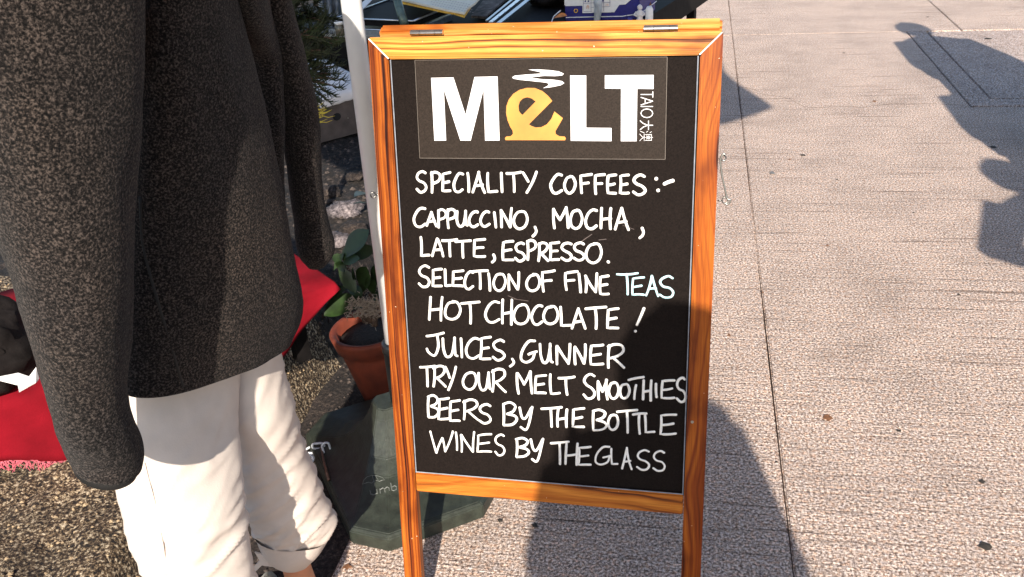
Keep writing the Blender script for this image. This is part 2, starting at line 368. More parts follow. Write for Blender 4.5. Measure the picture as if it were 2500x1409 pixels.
# dark gritty strip between pavement and bank
g = MB(); NW, NT = 26, 240
W0, W1, T0, T1 = -1.30, -0.74, -2.0, 9.0
vs = []
for i in range(NW + 1):
    for j in range(NT + 1):
        w = W0 + (W1 - W0) * i / NW; t = T0 + (T1 - T0) * j / NT
        e = noise.fractal(Vector((w * 9, t * 9, 3)), 1.0, 2.0, 4)
        vs.append(gp(w, t, -0.014 + 0.010 * e))
fs = [(i * (NT + 1) + j, (i + 1) * (NT + 1) + j, (i + 1) * (NT + 1) + j + 1, i * (NT + 1) + j + 1) for i in range(NW) for j in range(NT)]
tag(mk('gravel_verge', vs, fs, M_STRIP, smooth=True), kind='structure')
# rough stone bank with a steep face
BT = 0.20
def bank_z(w, t):
    edge = -1.06 + 0.03 * noise.noise(Vector((t * 1.7, 0, 5)))
    s = 1 - smoothstep(edge - 0.11, edge, w)
    e = noise.fractal(Vector((w * 7, t * 7, 1)), 1.0, 2.0, 5)
    e2 = noise.fractal(Vector((w * 30, t * 30, 8)), 1.0, 2.0, 3)
    return -0.03 + (BT + 0.03) * s + (0.016 * e + 0.007 * e2) * (0.35 + 0.65 * s) + 0.05 * smoothstep(-1.2, -3.0, w) 
vs = []; NW, NT = 170, 520; W0, W1, T0, T1 = -3.6, -0.98, -1.5, 9.0
for i in range(NW + 1):
    for j in range(NT + 1):
        w = W1 + (W0 - W1) * (i / NW) ** 1.7; t = T0 + (T1 - T0) * j / NT
        vs.append(gp(w, t, bank_z(w, t)))
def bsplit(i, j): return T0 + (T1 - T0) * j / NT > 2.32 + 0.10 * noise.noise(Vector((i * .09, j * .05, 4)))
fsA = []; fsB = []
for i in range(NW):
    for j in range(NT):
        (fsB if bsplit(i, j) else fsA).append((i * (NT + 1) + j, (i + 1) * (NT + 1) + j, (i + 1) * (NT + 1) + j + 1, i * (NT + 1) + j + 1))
def submesh(name, fs, mat):
    used = sorted({i for f in fs for i in f}); ix = {k: n for n, k in enumerate(used)}
    return tag(mk(name, [vs[k] for k in used], [tuple(ix[i] for i in f) for f in fs], mat, smooth=True), kind='structure')
submesh('stone_bank', fsA, M_BANK); submesh('shade_toned_soil', fsB, M_LITTER)  # rear bank: dark ground with shade painted into its colour
def pebbles(name, n, wr, tr, zf, sz, mat, seed):
    rr = random.Random(seed); mb = MB()
    for k in range(n):
        w = rr.uniform(*wr); t = rr.uniform(*tr); c = gp(w, t, zf(w, t)); r = sz * rr.uniform(.4, 1.3) ** 1.6
        pts = []
        for d in ((1, 0, 0), (.3, .95, .1), (-.8, .6, 0), (-.8, -.6, .1), (.3, -.95, 0), (0.1, 0, .75), (0, 0.1, -.6)):
            d = Vector(d) * rr.uniform(.75, 1.2); a_ = k * 1.7; pts.append(c + Vector((d.x * math.cos(a_) - d.y * math.sin(a_), d.x * math.sin(a_) + d.y * math.cos(a_), d.z)) * r)
        mb.add(pts, [(i, (i + 1) % 5, 5) for i in range(5)] + [((i + 1) % 5, i, 6) for i in range(5)])
    tag(mb.mk(name, mat), kind='stuff')
pebbles('golden_grit', 4200, (-2.4, -1.08), (.6, 2.35), bank_z, .0042, M_PEBA, 1)
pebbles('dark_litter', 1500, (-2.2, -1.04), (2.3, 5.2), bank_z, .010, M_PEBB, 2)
pebbles('verge_grit', 1400, (-1.06, -.78), (1.0, 4.0), lambda w, t: -.012, .0050, M_PEBB, 3)
# pavement: bedding sheet with slabs on it
pave = sheet('pavement', -0.775, 9.0, -2.0, 30.0, -0.016, M_JOINT)
def slab(pts, mat=M_CONC, name='slab', bev=0.004):
    P = [gp(w, t, -0.055) for w, t in pts]
    v, f = prism(P, (0, 0, 0.055)); return mk(name, v, f, mat, pave, bevel=bev)
J = 0.0016
def wob(p, q, n=14, amp=0.0035, seed=0):
    """a slightly wavering edge from p to q in (w, t)"""
    out = []
    for i in range(n):
        f = i / n; w = p[0] + (q[0] - p[0]) * f; t = p[1] + (q[1] - p[1]) * f
        a = amp * noise.noise(Vector((f * 9, seed, 0))) * (1 if 0 < i else 0)
        dx, dy = q[0] - p[0], q[1] - p[1]; l = math.hypot(dx, dy)
        out.append((w - dy / l * a, t + dx / l * a))
    return out
TT = 6.74
def rect_slab(w0, w1, t0, t1, mat=M_CONC, seed=1):
    pts = wob((w0, t0), (w1, t0), seed=seed) + wob((w1, t0), (w1, t1), 30, seed=seed + 1) + wob((w1, t1), (w0, t1), seed=seed + 2) + wob((w0, t1), (w0, t0), 30, seed=seed + 3)
    slab(pts, mat)
rect_slab(-0.775, 0.24 - J, -2.0, TT - J, seed=1)
rect_slab(-0.775, 0.24 - J, TT + J, 13.0, seed=5)
rect_slab(-0.775, 0.24 - J, 13.0 + 2 * J, 20.0, seed=6)
MW, MT = 1.40, 4.97
# middle slab with the corner of the inspection cover cut out of it
slab(wob((0.24 + J, -2.0), (3.0, -2.0), seed=11) + [(3.0, MT)] + wob((3.0, MT), (MW, MT), 8, 0.006, seed=12)[1:] + wob((MW, MT), (MW, TT - J), 10, 0.006, seed=13) + wob((MW, TT - J), (0.24 + J, TT - J), seed=14) + wob((0.24 + J, TT - J), (0.24 + J, -2.0), 30, seed=15))
rect_slab(0.24 + J, 1.755 - 1.8 * J, TT + J, 13.0, seed=21)
rect_slab(1.755 + 1.8 * J, 3.27, TT + J, 13.0, seed=25)
rect_slab(0.24 + J, 1.755 - J, 13.0 + 2 * J, 20.0, seed=27)
rect_slab(1.755 + J, 3.27, 13.0 + 2 * J, 20.0, seed=29)
rect_slab(3.27 + 2 * J, 5.0, TT + J, 13.0, seed=31)
rect_slab(3.0 + 2 * J, 5.0, -2.0, TT - J, seed=35)
# inspection cover: frame and lid of smoother concrete
cov = empty('inspection_cover', gp(1.52, 5.1, 0), 'square grey concrete inspection cover set in the pavement slab at the upper right', 'cover')
fr = [(MW + .004, MT + .012), (2.996, MT + .012), (2.996, 5.117 - .010), (1.53 - .004, 5.117 - .010), (1.53 - .006, TT - .01), (MW + .004, TT - .01)]
v, f = prism([gp(w, t, -0.055) for w, t in fr], (0, 0, 0.057)); mk('frame', v, f, M_CONCD, cov, bevel=0.003)
ld = [(1.53 + .005, 5.117 + .010), (2.99, 5.117 + .010), (2.99, TT - .02), (1.53 + .006, TT - .02)]
v, f = prism([gp(w, t, -0.055) for w, t in ld], (0, 0, 0.053)); mk('lid', v, f, M_CONCD, cov, bevel=0.004)
# hairline crack
cp = [(1800, 212), (1835, 217), (1870, 232), (1925, 240), (1950, 255), (1985, 263), (2060, 260), (2110, 262), (2160, 256), (2250, 254), (2330, 255), (2366, 261)]
cw = catmull([atZ(x, y, 0.0) for x, y in cp], 6)
vv = []; 
for i, p in enumerate(cw):
    wd = 0.0022 + 0.0022 * abs(noise.noise(p * 9)); q = p + DA * 0.012 * noise.noise(p * 14)
    vv += [q - DA * wd + Vector((0, 0, 0.0006)), q + DA * wd + Vector((0, 0, 0.0006))]
mk('crack', vv, [(2 * i, 2 * i + 1, 2 * i + 3, 2 * i + 2) for i in range(len(cw) - 1)], M_JOINT, pave)

# ================================================================== A-BOARD
Bh = Vector((0.9726, -0.2323, 0)).normalized(); Bv = Vector((0.0421, 0.1762, 0.9835)).normalized()
Bv = (Bv - Bh * Bh.dot(Bv)).normalized(); Bn = Bh.cross(Bv)
SCB = 1.5897
o1 = ray(950, 145); O = CAM + o1 * (SCB / o1.y)          # inner top-left corner on the front plane
ab = empty('a_board', O - Bv * (O.z / Bv.z), 'wooden A-frame chalkboard listing coffees, teas and drinks under a logo sticker', 'sign board', rot=Matrix((Bh, Bv, Bn)).transposed())
BO = (O - ab.location).dot(Bv)                           # height of local origin: pieces are given in (a, b, c) from O
def bl(a, b, c): return (a, b + BO, c)
def bpx(px, py, c=0.0):
    r = ray(px, py); P0 = O + Bn * c; t = ((P0 - CAM).dot(Bn)) / r.dot(Bn); q = CAM + r * t - O
    return q.dot(Bh), q.dot(Bv)
def bprism(name, pts, c0, c1, mat, parent, bev=0.0012):
    v, f = prism([bl(a, b, c0) for a, b in pts], (0, 0, c1 - c0)); return mk(name, v, f, mat, parent, local=True, bevel=bev)
IW, IH, ST, TR = 0.525, 0.800, 0.037, 0.0368
foot = -BO
TH = 0.024
bprism('top_rail', [(-ST + .0006, TR), (IW + ST - .0006, TR), (IW + .0006, 0), (-.0006, 0)], 0, -TH, M_WT, ab, 0.002)
for s, mm in ((0, M_WL), (1, M_WR)):
    if s == 0: pts = [(-ST, TR - .001), (-.0022, -.0004), (-.0008, foot), (-ST - .001, foot)]
    else: pts = [(IW + ST, TR - .001), (IW + .0022, -.0004), (IW + .0008, foot), (IW + ST + .001, foot)]
    st = bprism('stile', pts, 0.0004, -TH, mm, ab, 0.002)
    st['label'] = 'left upright with fine dark grain' if s == 0 else 'right upright with broad dark splits'
bprism('bottom_rail', [(0.0, -IH), (IW, -IH), (IW, -IH - 0.0415), (0.0, -IH - 0.0415)], -0.001, -TH, M_WB, ab, 0.002)
# pale filler in the open mitres
for (p, q) in (((-ST + .002, TR - .002), (-.001, 0.001)), ((IW + ST - .002, TR - .002), (IW + .001, 0.001))):
    v, f = tube([bl(p[0], p[1], -0.0002), bl(q[0], q[1], -0.0002)], 0.0012, 6); mk('mitre_filler', v, f, M_PAPER, ab, local=True)
# thin bead round the panel
bd = MB()
for p, q in (((0.0012, -0.001), (0.0012, -IH)), ((IW - .0012, -0.001), (IW - .0012, -IH)), ((0, -IH + .0012), (IW, -IH + .0012))):
    bd.add(*tube([bl(p[0], p[1], -0.0035), bl(q[0], q[1], -0.0035)], 0.0011, 6))
bd.mk('panel_bead', simple('bead', (0.22, 0.24, 0.28), rough=0.4, bump=0), ab, local=True)
CB = -0.0085
panel = bprism('chalkboard', [(-.004, .004), (IW + .004, .004), (IW + .004, -IH - .004), (-.004, -IH - .004)], CB, CB - 0.004, M_BOARD, ab, 0)
# logo sticker
def L_(pts, sx, sy, sc): return [(sx + x / sc, sy + y / sc) for x, y in pts]
stk = [bpx(x, y, CB) for x, y in ((1013, 147), (1629, 139), (1624, 389), (1025, 386))]
sticker = bprism('logo_sticker', stk, CB - 0.0005, CB + 0.0004, M_FILM, ab, 0)
sticker['label'] = 'dark film sticker carrying the white and orange logo'
eg = MB()
for i in range(4):
    p, q = stk[i], stk[(i + 1) % 4]; eg.add(*tube([bl(*p, CB + .0004), bl(*q, CB + .0004)], 0.00045, 4))
eg.mk('sticker_edge', M_FILMEDGE, sticker, local=True)
LG = (960, 120, 3.205)
def flat_poly(name, outer, holes, mat, parent, c0, c1):
    cu = bpy.data.curves.new(name, 'CURVE'); cu.dimensions = '2D'; cu.fill_mode = 'BOTH'; cu.extrude = abs(c1 - c0) / 2
    for pts in [outer] + holes:
        sp = cu.splines.new('POLY'); sp.points.add(len(pts) - 1); sp.use_cyclic_u = True
        for i, (a, b) in enumerate(pts): sp.points[i].co = (a, b + BO, 0, 1)
    tmp = bpy.data.objects.new('tmp', cu); COL.objects.link(tmp)
    dg = bpy.context.evaluated_depsgraph_get(); me = bpy.data.meshes.new_from_object(tmp.evaluated_get(dg))
    bpy.data.objects.remove(tmp); bpy.data.curves.remove(cu)
    me.materials.clear(); me.materials.append(mat); me.name = name
    for v in me.vertices: v.co.z += (c0 + c1) / 2
    o = bpy.data.objects.new(name, me); COL.objects.link(o); o.parent = parent; return o
def lg(pts, sub=1):
    if sub > 1:
        n = len(pts); P = [Vector((x, y, 0)) for x, y in pts]; out = []
        for i in range(n):
            p0, p1, p2, p3 = P[i - 1], P[i], P[(i + 1) % n], P[(i + 2) % n]
            for k in range(sub):
                t = k / sub; q = 0.5 * ((2 * p1) + (p2 - p0) * t + (2 * p0 - 5 * p1 + 4 * p2 - p3) * t * t + (3 * p1 - p0 - 3 * p2 + p3) * t ** 3)
                out.append((q.x, q.y))
        pts = out
    return [bpx(x, y, CB) for x, y in L_(pts, *LG)]
c0, c1 = CB + 0.0003, CB + 0.0009
flat_poly('printed_letter', lg([(298, 225), (472, 222), (567, 515), (637, 218), (817, 214), (833, 715), (720, 715), (708, 312), (607, 715), (527, 715), (397, 315), (415, 715), (323, 716)]), [], M_LOGO, sticker, c0, c1)
flat_poly('printed_letter', lg([(1385, 206), (1510, 206), (1510, 615), (1708, 617), (1708, 720), (1390, 717)]), [], M_LOGO, sticker, c0, c1)
flat_poly('printed_letter', lg([(1657, 205), (2038, 202), (2037, 312), (1910, 310), (1905, 720), (1782, 720), (1783, 310), (1657, 308)]), [], M_LOGO, sticker, c0, c1)
eo = [(1245, 405), (1212, 365), (1168, 328), (1108, 304), (1048, 303), (990, 318), (940, 350), (905, 395), (887, 445), (884, 500), (895, 555), (915, 605), (935, 638), (938, 662), (922, 680), (885, 684), (875, 697), (880, 712), (1345, 713), (1352, 698), (1342, 684), (1300, 681), (1273, 665), (1270, 642), (1328, 540), (1262, 488), (1238, 545), (1203, 588), (1160, 610), (1115, 613), (1080, 600), (1063, 588)]
ei = [(1012, 515), (1115, 410), (1085, 386), (1050, 376), (1015, 386), (990, 412), (981, 445), (985, 485), (1000, 505)]
flat_poly('printed_orange_letter', lg(eo), [lg(ei)], M_LOGOE, sticker, c0, c1)
flat_poly('printed_steam', lg([(1058, 160), (1130, 159), (1220, 164), (1295, 174), (1335, 192), (1325, 205), (1270, 211), (1180, 209), (1066, 222), (1160, 235), (1260, 240), (1320, 250), (1340, 266), (1310, 283), (1240, 297), (1172, 305), (1208, 288), (1220, 273), (1200, 262), (1100, 251), (1000, 241), (940, 231), (932, 220), (950, 208), (1040, 199), (1178, 190), (1130, 175)]), [], M_LOGO, sticker, c0, c1)

# --- strokes
def arc(cx, cy, rx, ry, a0, a1, n=10):
    return [(cx + rx * math.cos(R_(a0 + (a1 - a0) * i / n)), cy - ry * math.sin(R_(a0 + (a1 - a0) * i / n))) for i in range(n + 1)]
# unit boxes: x right, y down. each entry: list of (points, smooth)
SPT = ([(0.9, 0.08), (0.6, 0.0), (0.22, 0.1), (0.1, 0.28), (0.3, 0.46), (0.7, 0.56), (0.93, 0.76), (0.78, 0.95), (0.4, 1.0), (0.05, 0.84)], 1)
GLY = {
 'S': [SPT],
 'P': [([(0.12, 0.02), (0.15, 1.0)], 0), ([(0.1, 0.08), (0.45, 0.0), (0.85, 0.08), (0.95, 0.27), (0.75, 0.45), (0.2, 0.56)], 1)],
 'E': [([(0.95, 0.0), (0.1, 0.06), (0.05, 0.97), (0.95, 0.96)], 0), ([(0.12, 0.52), (0.8, 0.46)], 0)],
 'C': [([(0.95, 0.05), (0.62, 0.0), (0.28, 0.2), (0.05, 0.58), (0.2, 0.92), (0.55, 1.0), (0.95, 0.85)], 1)],
 'I': [([(0.35, 0.0), (0.6, 1.0)], 0)],
 'A': [([(0.0, 0.98), (0.48, 0.0)], 0), ([(0.48, 0.0), (0.98, 1.0)], 0), ([(0.22, 0.66), (0.82, 0.62)], 0)],
 'L': [([(0.1, 0.0), (0.15, 0.97), (0.95, 0.94)], 0)],
 'T': [([(0.0, 0.07), (1.0, 0.0)], 0), ([(0.47, 0.05), (0.52, 1.0)], 0)],
 'Y': [([(0.02, 0.02), (0.42, 0.48)], 0), ([(1.0, 0.0), (0.3, 1.0)], 0)],
 'O': [([(0.6, 0.03), (0.25, 0.12), (0.03, 0.5), (0.12, 0.85), (0.45, 1.0), (0.82, 0.85), (0.98, 0.45), (0.8, 0.08), (0.5, 0.02)], 1)],
 'F': [([(1.0, 0.0), (0.08, 0.07), (0.15, 1.0)], 0), ([(0.15, 0.5), (0.75, 0.46)], 0)],
 'U': [([(0.05, 0.02), (0.08, 0.6), (0.3, 0.98), (0.65, 0.85), (0.82, 0.1)], 1), ([(0.82, 0.0), (0.88, 0.9), (1.0, 0.95)], 0)],
 'N': [([(0.08, 1.0), (0.05, 0.12)], 0), ([(0.05, 0.12), (0.82, 0.98)], 0), ([(0.82, 0.98), (0.92, 0.0)], 0)],
 'M': [([(0.12, 1.0), (0.05, 0.08)], 0), ([(0.08, 0.08), (0.48, 0.6)], 0), ([(0.48, 0.6), (0.88, 0.0)], 0), ([(0.88, 0.0), (0.98, 1.0)], 0)],
 'H': [([(0.12, 0.0), (0.05, 0.95)], 0), ([(0.92, 0.0), (0.86, 1.0)], 0), ([(0.1, 0.55), (0.9, 0.5)], 0)],
 'R': [([(0.12, 0.05), (0.08, 1.0)], 0), ([(0.05, 0.12), (0.45, 0.0), (0.85, 0.06), (0.92, 0.28), (0.65, 0.48), (0.2, 0.6)], 1), ([(0.3, 0.56), (1.0, 1.0)], 0)],
 'W': [([(0.0, 0.0), (0.28, 1.0)], 0), ([(0.28, 1.0), (0.55, 0.3)], 0), ([(0.55, 0.3), (0.66, 0.95)], 0), ([(0.66, 0.95), (1.0, 0.0)], 0)],
 'G': [([(0.9, 0.02), (0.5, 0.05), (0.12, 0.45), (0.05, 0.85), (0.35, 1.0), (0.75, 0.85), (0.9, 0.55)], 1), ([(0.48, 0.62), (1.02, 0.5)], 0)],
 'J': [([(0.0, 0.14), (1.0, 0.0)], 0), ([(0.62, 0.06), (0.66, 0.6), (0.45, 0.98), (0.12, 0.85), (0.02, 0.68)], 1)],
 'B': [([(0.08, 0.05), (0.1, 1.0)], 0), ([(0.05, 0.06), (0.5, 0.0), (0.85, 0.15), (0.72, 0.38), (0.3, 0.5)], 1), ([(0.3, 0.5), (0.8, 0.6), (0.95, 0.78), (0.65, 0.97), (0.1, 1.0)], 1)],
 ',': [([(0.5, 0.0), (0.8, 0.4), (0.6, 0.75), (0.1, 1.0)], 1)],
 '!': [([(1.0, 0.0), (0.2, 0.72)], 0), ([(0.0, 1.0), (0.06, 0.97)], 0)],
 '.': [([(0.4, 0.3), (0.6, 0.6)], 0)], '-': [([(0.0, 1.0), (1.0, 0.0)], 0)],
 ':': [([(0.25, 0.0), (0.4, 0.05)], 0), ([(0.6, 0.95), (0.7, 1.0)], 0)],
}
LINES = [
 (0, [('SPECIALITY', 'S 125 65 215 240,P 245 70 330 245,E 345 75 420 235,C 440 80 525 240,I 545 80 585 240,A 605 70 710 245,L 725 80 820 245,I 830 75 870 240,T 890 70 1015 240,Y 1025 70 1145 245'),
      ('COFFEES:-', 'C 1262 90 1365 250,O 1380 105 1475 250,F 1510 90 1615 250,F 1635 90 1725 255,E 1745 95 1825 255,E 1850 95 1930 255,S 1960 95 2075 262,: 2140 125 2195 230,- 2228 145 2302 172'),
      ('CAPPUCCINO,', 'C 100 375 210 535,A 215 410 300 530,P 305 390 380 540,P 385 385 465 545,U 465 400 560 530,C 570 405 655 535,C 665 405 750 530,I 775 410 815 540,N 840 375 940 540,O 950 400 1070 550,. 0 0 0 0,, 1110 535 1150 615'),
      ('MOCHA,', 'M 1280 370 1415 545,O 1430 390 1535 550,C 1555 390 1660 550,H 1685 375 1785 555,A 1810 375 1930 560,, 2015 545 2060 630'),
      ('LATTE,', 'L 155 620 245 785,A 260 635 355 785,T 345 640 475 785,T 455 650 590 795,E 610 640 715 790,, 762 770 800 835'),
      ('ESPRESSO.', 'E 855 655 955 820,S 960 670 1050 825,P 1060 650 1145 815,R 1155 670 1245 825,E 1255 665 1340 820,S 1350 670 1450 820,S 1455 670 1555 820,O 1560 675 1700 840,. 1735 815 1775 855'),
      ('SELECTION', 'S 140 865 245 1045,E 260 895 345 1040,L 365 895 425 1040,E 430 905 530 1040,C 530 915 610 1060,T 600 905 735 1060,I 725 930 765 1075,O 780 930 885 1075,N 905 920 1005 1070'),
      ('OF', 'O 1060 935 1175 1080,F 1185 905 1300 1085'),
      ('FINE', 'F 1380 915 1495 1070,I 1490 930 1535 1090,N 1555 930 1665 1090,E 1680 950 1760 1110'),
      ('TEAS', 'T 1825 925 2005 1110,E 1955 965 2060 1115,A 2075 950 2180 1120,S 2180 955 2315 1135'),
      ('HOT', 'H 230 1130 355 1330,O 365 1165 505 1320,T 505 1170 660 1355'),
      ('CHOCOLATE', 'C 705 1170 835 1345,H 850 1150 945 1365,O 950 1190 1085 1360,C 1100 1200 1200 1365,O 1200 1205 1330 1360,L 1340 1215 1445 1380,A 1445 1225 1560 1400,T 1560 1215 1735 1400,E 1740 1230 1845 1400'),
      ('!', '! 1980 1225 2055 1420')]),
 (1, [('JUICES,', 'J 215 115 360 310,U 345 155 475 320,I 490 160 530 320,C 540 160 665 330,E 665 150 760 340,S 770 175 880 345,, 915 335 962 400'),
      ('GUNNER', 'G 1010 180 1145 365,U 1170 205 1280 370,N 1310 205 1440 380,N 1465 210 1565 380,E 1600 215 1715 385,R 1745 210 1890 410'),
      ('TRY', 'T 155 395 285 570,R 265 395 375 570,Y 370 400 460 600'),
      ('OUR', 'O 520 445 640 595,U 650 450 760 600,R 760 420 885 615'),
      ('MELT', 'M 975 440 1110 630,E 1130 475 1230 630,L 1255 465 1345 635,T 1330 485 1470 640'),
      ('SMOOTHIES', 'S 1540 465 1645 670,M 1660 510 1750 680,O 1755 530 1845 670,O 1850 545 1935 670,t 1925 490 2055 675,H 2045 515 2125 690,I 2145 545 2178 660,E 2200 515 2320 670,S 2330 495 2415 700'),
      ('BEERS', 'B 220 645 320 830,E 310 665 410 850,E 410 685 500 865,R 520 680 650 850,S 655 720 765 880'),
      ('BY', 'B 855 705 985 895,y 1000 740 1115 935'),
      ('THE', 'T 1185 745 1360 910,H 1320 760 1410 915,E 1445 755 1555 915'),
      ('BOTTLE', 'B 1615 765 1745 940,O 1750 805 1840 935,T 1830 770 2000 960,T 1960 795 2080 970,L 2055 810 2150 960,E 2190 805 2335 975'),
      ('WINES', 'W 245 950 435 1130,I 445 955 490 1110,N 500 955 630 1125,E 635 975 770 1125,S 790 975 880 1150'),
      ('BY', 'B 965 1005 1085 1165,y 1095 1010 1205 1205'),
      ('THE', 'T 1265 1035 1420 1225,H 1385 1050 1500 1235,E 1495 1080 1610 1235'),
      ('GLASS', 'G 1640 1075 1780 1230,L 1775 1095 1835 1230,A 1870 1085 1955 1270,S 1990 1110 2110 1275,S 2130 1115 2240 1285')])]
GLY['t'] = [([(0.0, 0.12), (1.0, 0.0)], 0), ([(0.48, 0.35), (0.38, 1.0)], 0)]
GLY['y'] = [([(0.02, 0.02), (0.18, 0.45), (0.45, 0.5), (0.9, 0.05)], 1), ([(0.95, 0.0), (0.7, 0.7), (0.45, 1.0), (0.1, 0.88)], 1)]
LEAN = {'H': 0, 'E': 0}
rnd = random.Random(3)
def stroke_mb(mb, pts, smooth, width, c, slant=0.0, jit=0.0):
    if smooth: P = catmull([Vector((x, y, 0)) for x, y in pts], 5)
    else:
        P = []
        for i in range(len(pts) - 1):
            a, b = Vector((*pts[i], 0)), Vector((*pts[i + 1], 0))
            bowv = Vector((-(b - a).y, (b - a).x, 0)) * rnd.uniform(-0.04, 0.04) * (1 if jit else 0)
            for k in range(5): t = k / 5; P.append(a + (b - a) * t + bowv * 4 * t * (1 - t))
        P.append(Vector((*pts[-1], 0)))
    W3 = []
    for p in P:
        a, b = bpx(p.x, p.y, CB); W3.append(Vector(bl(a, b, c)))
    m = len(W3); ln = sum((W3[i + 1] - W3[i]).length for i in range(m - 1))
    d0 = (W3[0] - W3[1]).normalized(); d1 = (W3[-1] - W3[-2]).normalized()
    rads = [width * (0.92 + 0.16 * noise.noise(Vector((p.x * .03, p.y * .03, 0)))) for p in P]
    W3 = [W3[0] + d0 * width * 0.55] + W3 + [W3[-1] + d1 * width * 0.55]
    rads = [width * 0.5] + rads + [width * 0.5]
    mb.add(*tube(W3, rads, 6, flat=0.16, nrm=(0, 0, 1)))
layer = 0
for which, words in LINES:
    oy = 400 if which == 0 else 780
    for wi, (word, spec) in enumerate(words):
        mb = MB(); items = []
        for it in spec.split(','):
            it = it.strip()
            if not it: 
                continue
            p = it.split()
            if len(p) == 4: p = [','] + p            # the comma glyph itself got split away
            items.append(p)
        for p in items:
            ch = p[0]; x0, y0, x1, y1 = map(float, p[1:5])
            if x1 == 0: continue
            heavy = 0.00295 if word not in ('WINES', 'GLASS', 'TEAS') else 0.0025
            for si, (pts, sm) in enumerate(GLY[ch]):
                q = []
                for (u, v_) in pts:
                    x = x0 + u * (x1 - x0); y = y0 + v_ * (y1 - y0)
                    q.append((980 + (x + rnd.uniform(-2.5, 2.5)) / 3.472, oy + (y + rnd.uniform(-2.5, 2.5)) / 3.472))
                stroke_mb(mb, q, sm, heavy * (1.35 if ch in '.:-,' and word in ('SPECIALITY', 'COFFEES:-') else 1.0), CB + 0.00012 + 0.00005 * si, jit=1)
        mb.mk('hand_lettering', M_BLUE if word == 'TEAS' else M_WHITE, panel, local=True, smooth=True)
# small vertical lettering on the sticker: TAIO and two characters, turned a quarter
vt = MB()
def vchar(strokes, x0, x1, y0, y1, wd=0.0009):
    # reading direction runs down the picture, tops of letters point right; unit box u along reading, v up
    for st in strokes:
        q = [(1280 + (x0 + (x1 - x0) * v_) / 4.143, (y0 + (y1 - y0) * u) / 4.143) for u, v_ in st]
        stroke_mb(vt, q, 0, wd, CB + 0.0010)
vchar([[(0, 1), (1, 1)], [(.5, 1), (.5, 0)]], 1180, 1300, 927, 985)
vchar([[(0, 0), (.5, 1)], [(.5, 1), (1, 0)], [(.2, .36), (.8, .36)]], 1180, 1300, 985, 1062)
vchar([[(.5, 0), (.5, 1)]], 1180, 1300, 1065, 1090)
vchar([[(0.5 + .5 * math.cos(a * math.pi / 6), 0.5 + .5 * math.sin(a * math.pi / 6)) for a in range(13)]], 1180, 1300, 1102, 1190)
vchar([[(0, .66), (1, .66)], [(.5, 1), (.5, .6), (.3, .25), (0, 0)], [(.5, .6), (.7, .25), (1, 0)]], 1172, 1300, 1222, 1312)
vchar([[(.05, .9), (.18, .78)], [(0, .62), (.14, .5)], [(.02, .05), (.18, .35)], [(.35, .9), (.35, .42)], [(.35, .9), (.95, .9)], [(.95, .9), (.95, .42)], [(.65, 1), (.62, .9)],
       [(.65, .85), (.65, .45)], [(.45, .65), (.85, .65)], [(.48, .8), (.82, .5)], [(.82, .8), (.48, .5)], [(.28, .34), (1, .34)], [(.64, .42), (.6, .2), (.3, 0)], [(.66, .3), (.8, .12), (1, 0)]], 1168, 1300, 1326, 1425, 0.0005)
vt.mk('printed_small_text', M_LOGO, sticker, local=True, smooth=True)
# faint smears of rubbed-out marker
sm = MB()
for (x0, y0, x1, y1, w_) in ((1416, 592, 1445, 572, .0009), (1462, 586, 1480, 584, .0008), (1240, 722, 1262, 731, .0006), (1255, 730, 1290, 735, .0005), (1520, 550, 1548, 560, .0005)):
    stroke_mb(sm, [(x0, y0), (x1, y1)], 0, w_, CB + 0.0001)
tag(sm.mk('marker_smear', simple('smear', (0.09, 0.07, 0.065), rough=0.8, bump=0), panel, local=True), kind='stuff')
# rear frame, hinged at the top
thR = R_(20) + R_(10.4)
REAR_UP = 0.0
def rear(a, b, c):
    """b down along the rear leaf, c forward from its front face"""
    y = TR + 0.004 + b * math.cos(thR) - c * math.sin(thR)
    z = -TH - 0.004 + b * math.sin(thR) + c * math.cos(thR)
    return bl(a, y, z)
def rear_box(name, a0, a1, b0, b1, c0, c1, mat, rounded=False):
    vs = [rear(a, b, c) for c in (c0, c1) for (a, b) in ((a0, b0), (a1, b0), (a1, b1), (a0, b1))]
    return mk(name, vs, CUBE_F, mat, ab, local=True, bevel=0.004 if rounded else 0.002)
rb = rear_box('rear_top_rail', -0.026, IW + ST - 0.002, -0.037, 0.0055 + REAR_UP, -0.024, 0.0 , M_WK, True); rb['label'] = 'top rail of the rear frame'
RL = (BO + TR) * Bv.z / math.cos(R_(20))
for a0 in (-0.034, IW - 0.002): rear_box('rear_leg', a0, a0 + 0.036, -RL + .02, -0.038, -0.024, 0.0, M_WL)
rear_box('rear_bottom_rail', 0.003, IW - 0.003, -0.90, -0.86, -0.022, -0.001, M_WB)
rear_box('rear_chalkboard', 0.003, IW - 0.003, -0.859, -0.038, -0.013, -0.009, M_BOARD)
if False:
    for a in (0.0, .5):
        for b, c in ((.006, 0), (.006, -.026), (-.037, 0)):
            x, y, z = rear(a, b, c); p = O + Bh * x + Bv * (y - BO) + Bn * z; print('REAR', a, b, c, proj(p))
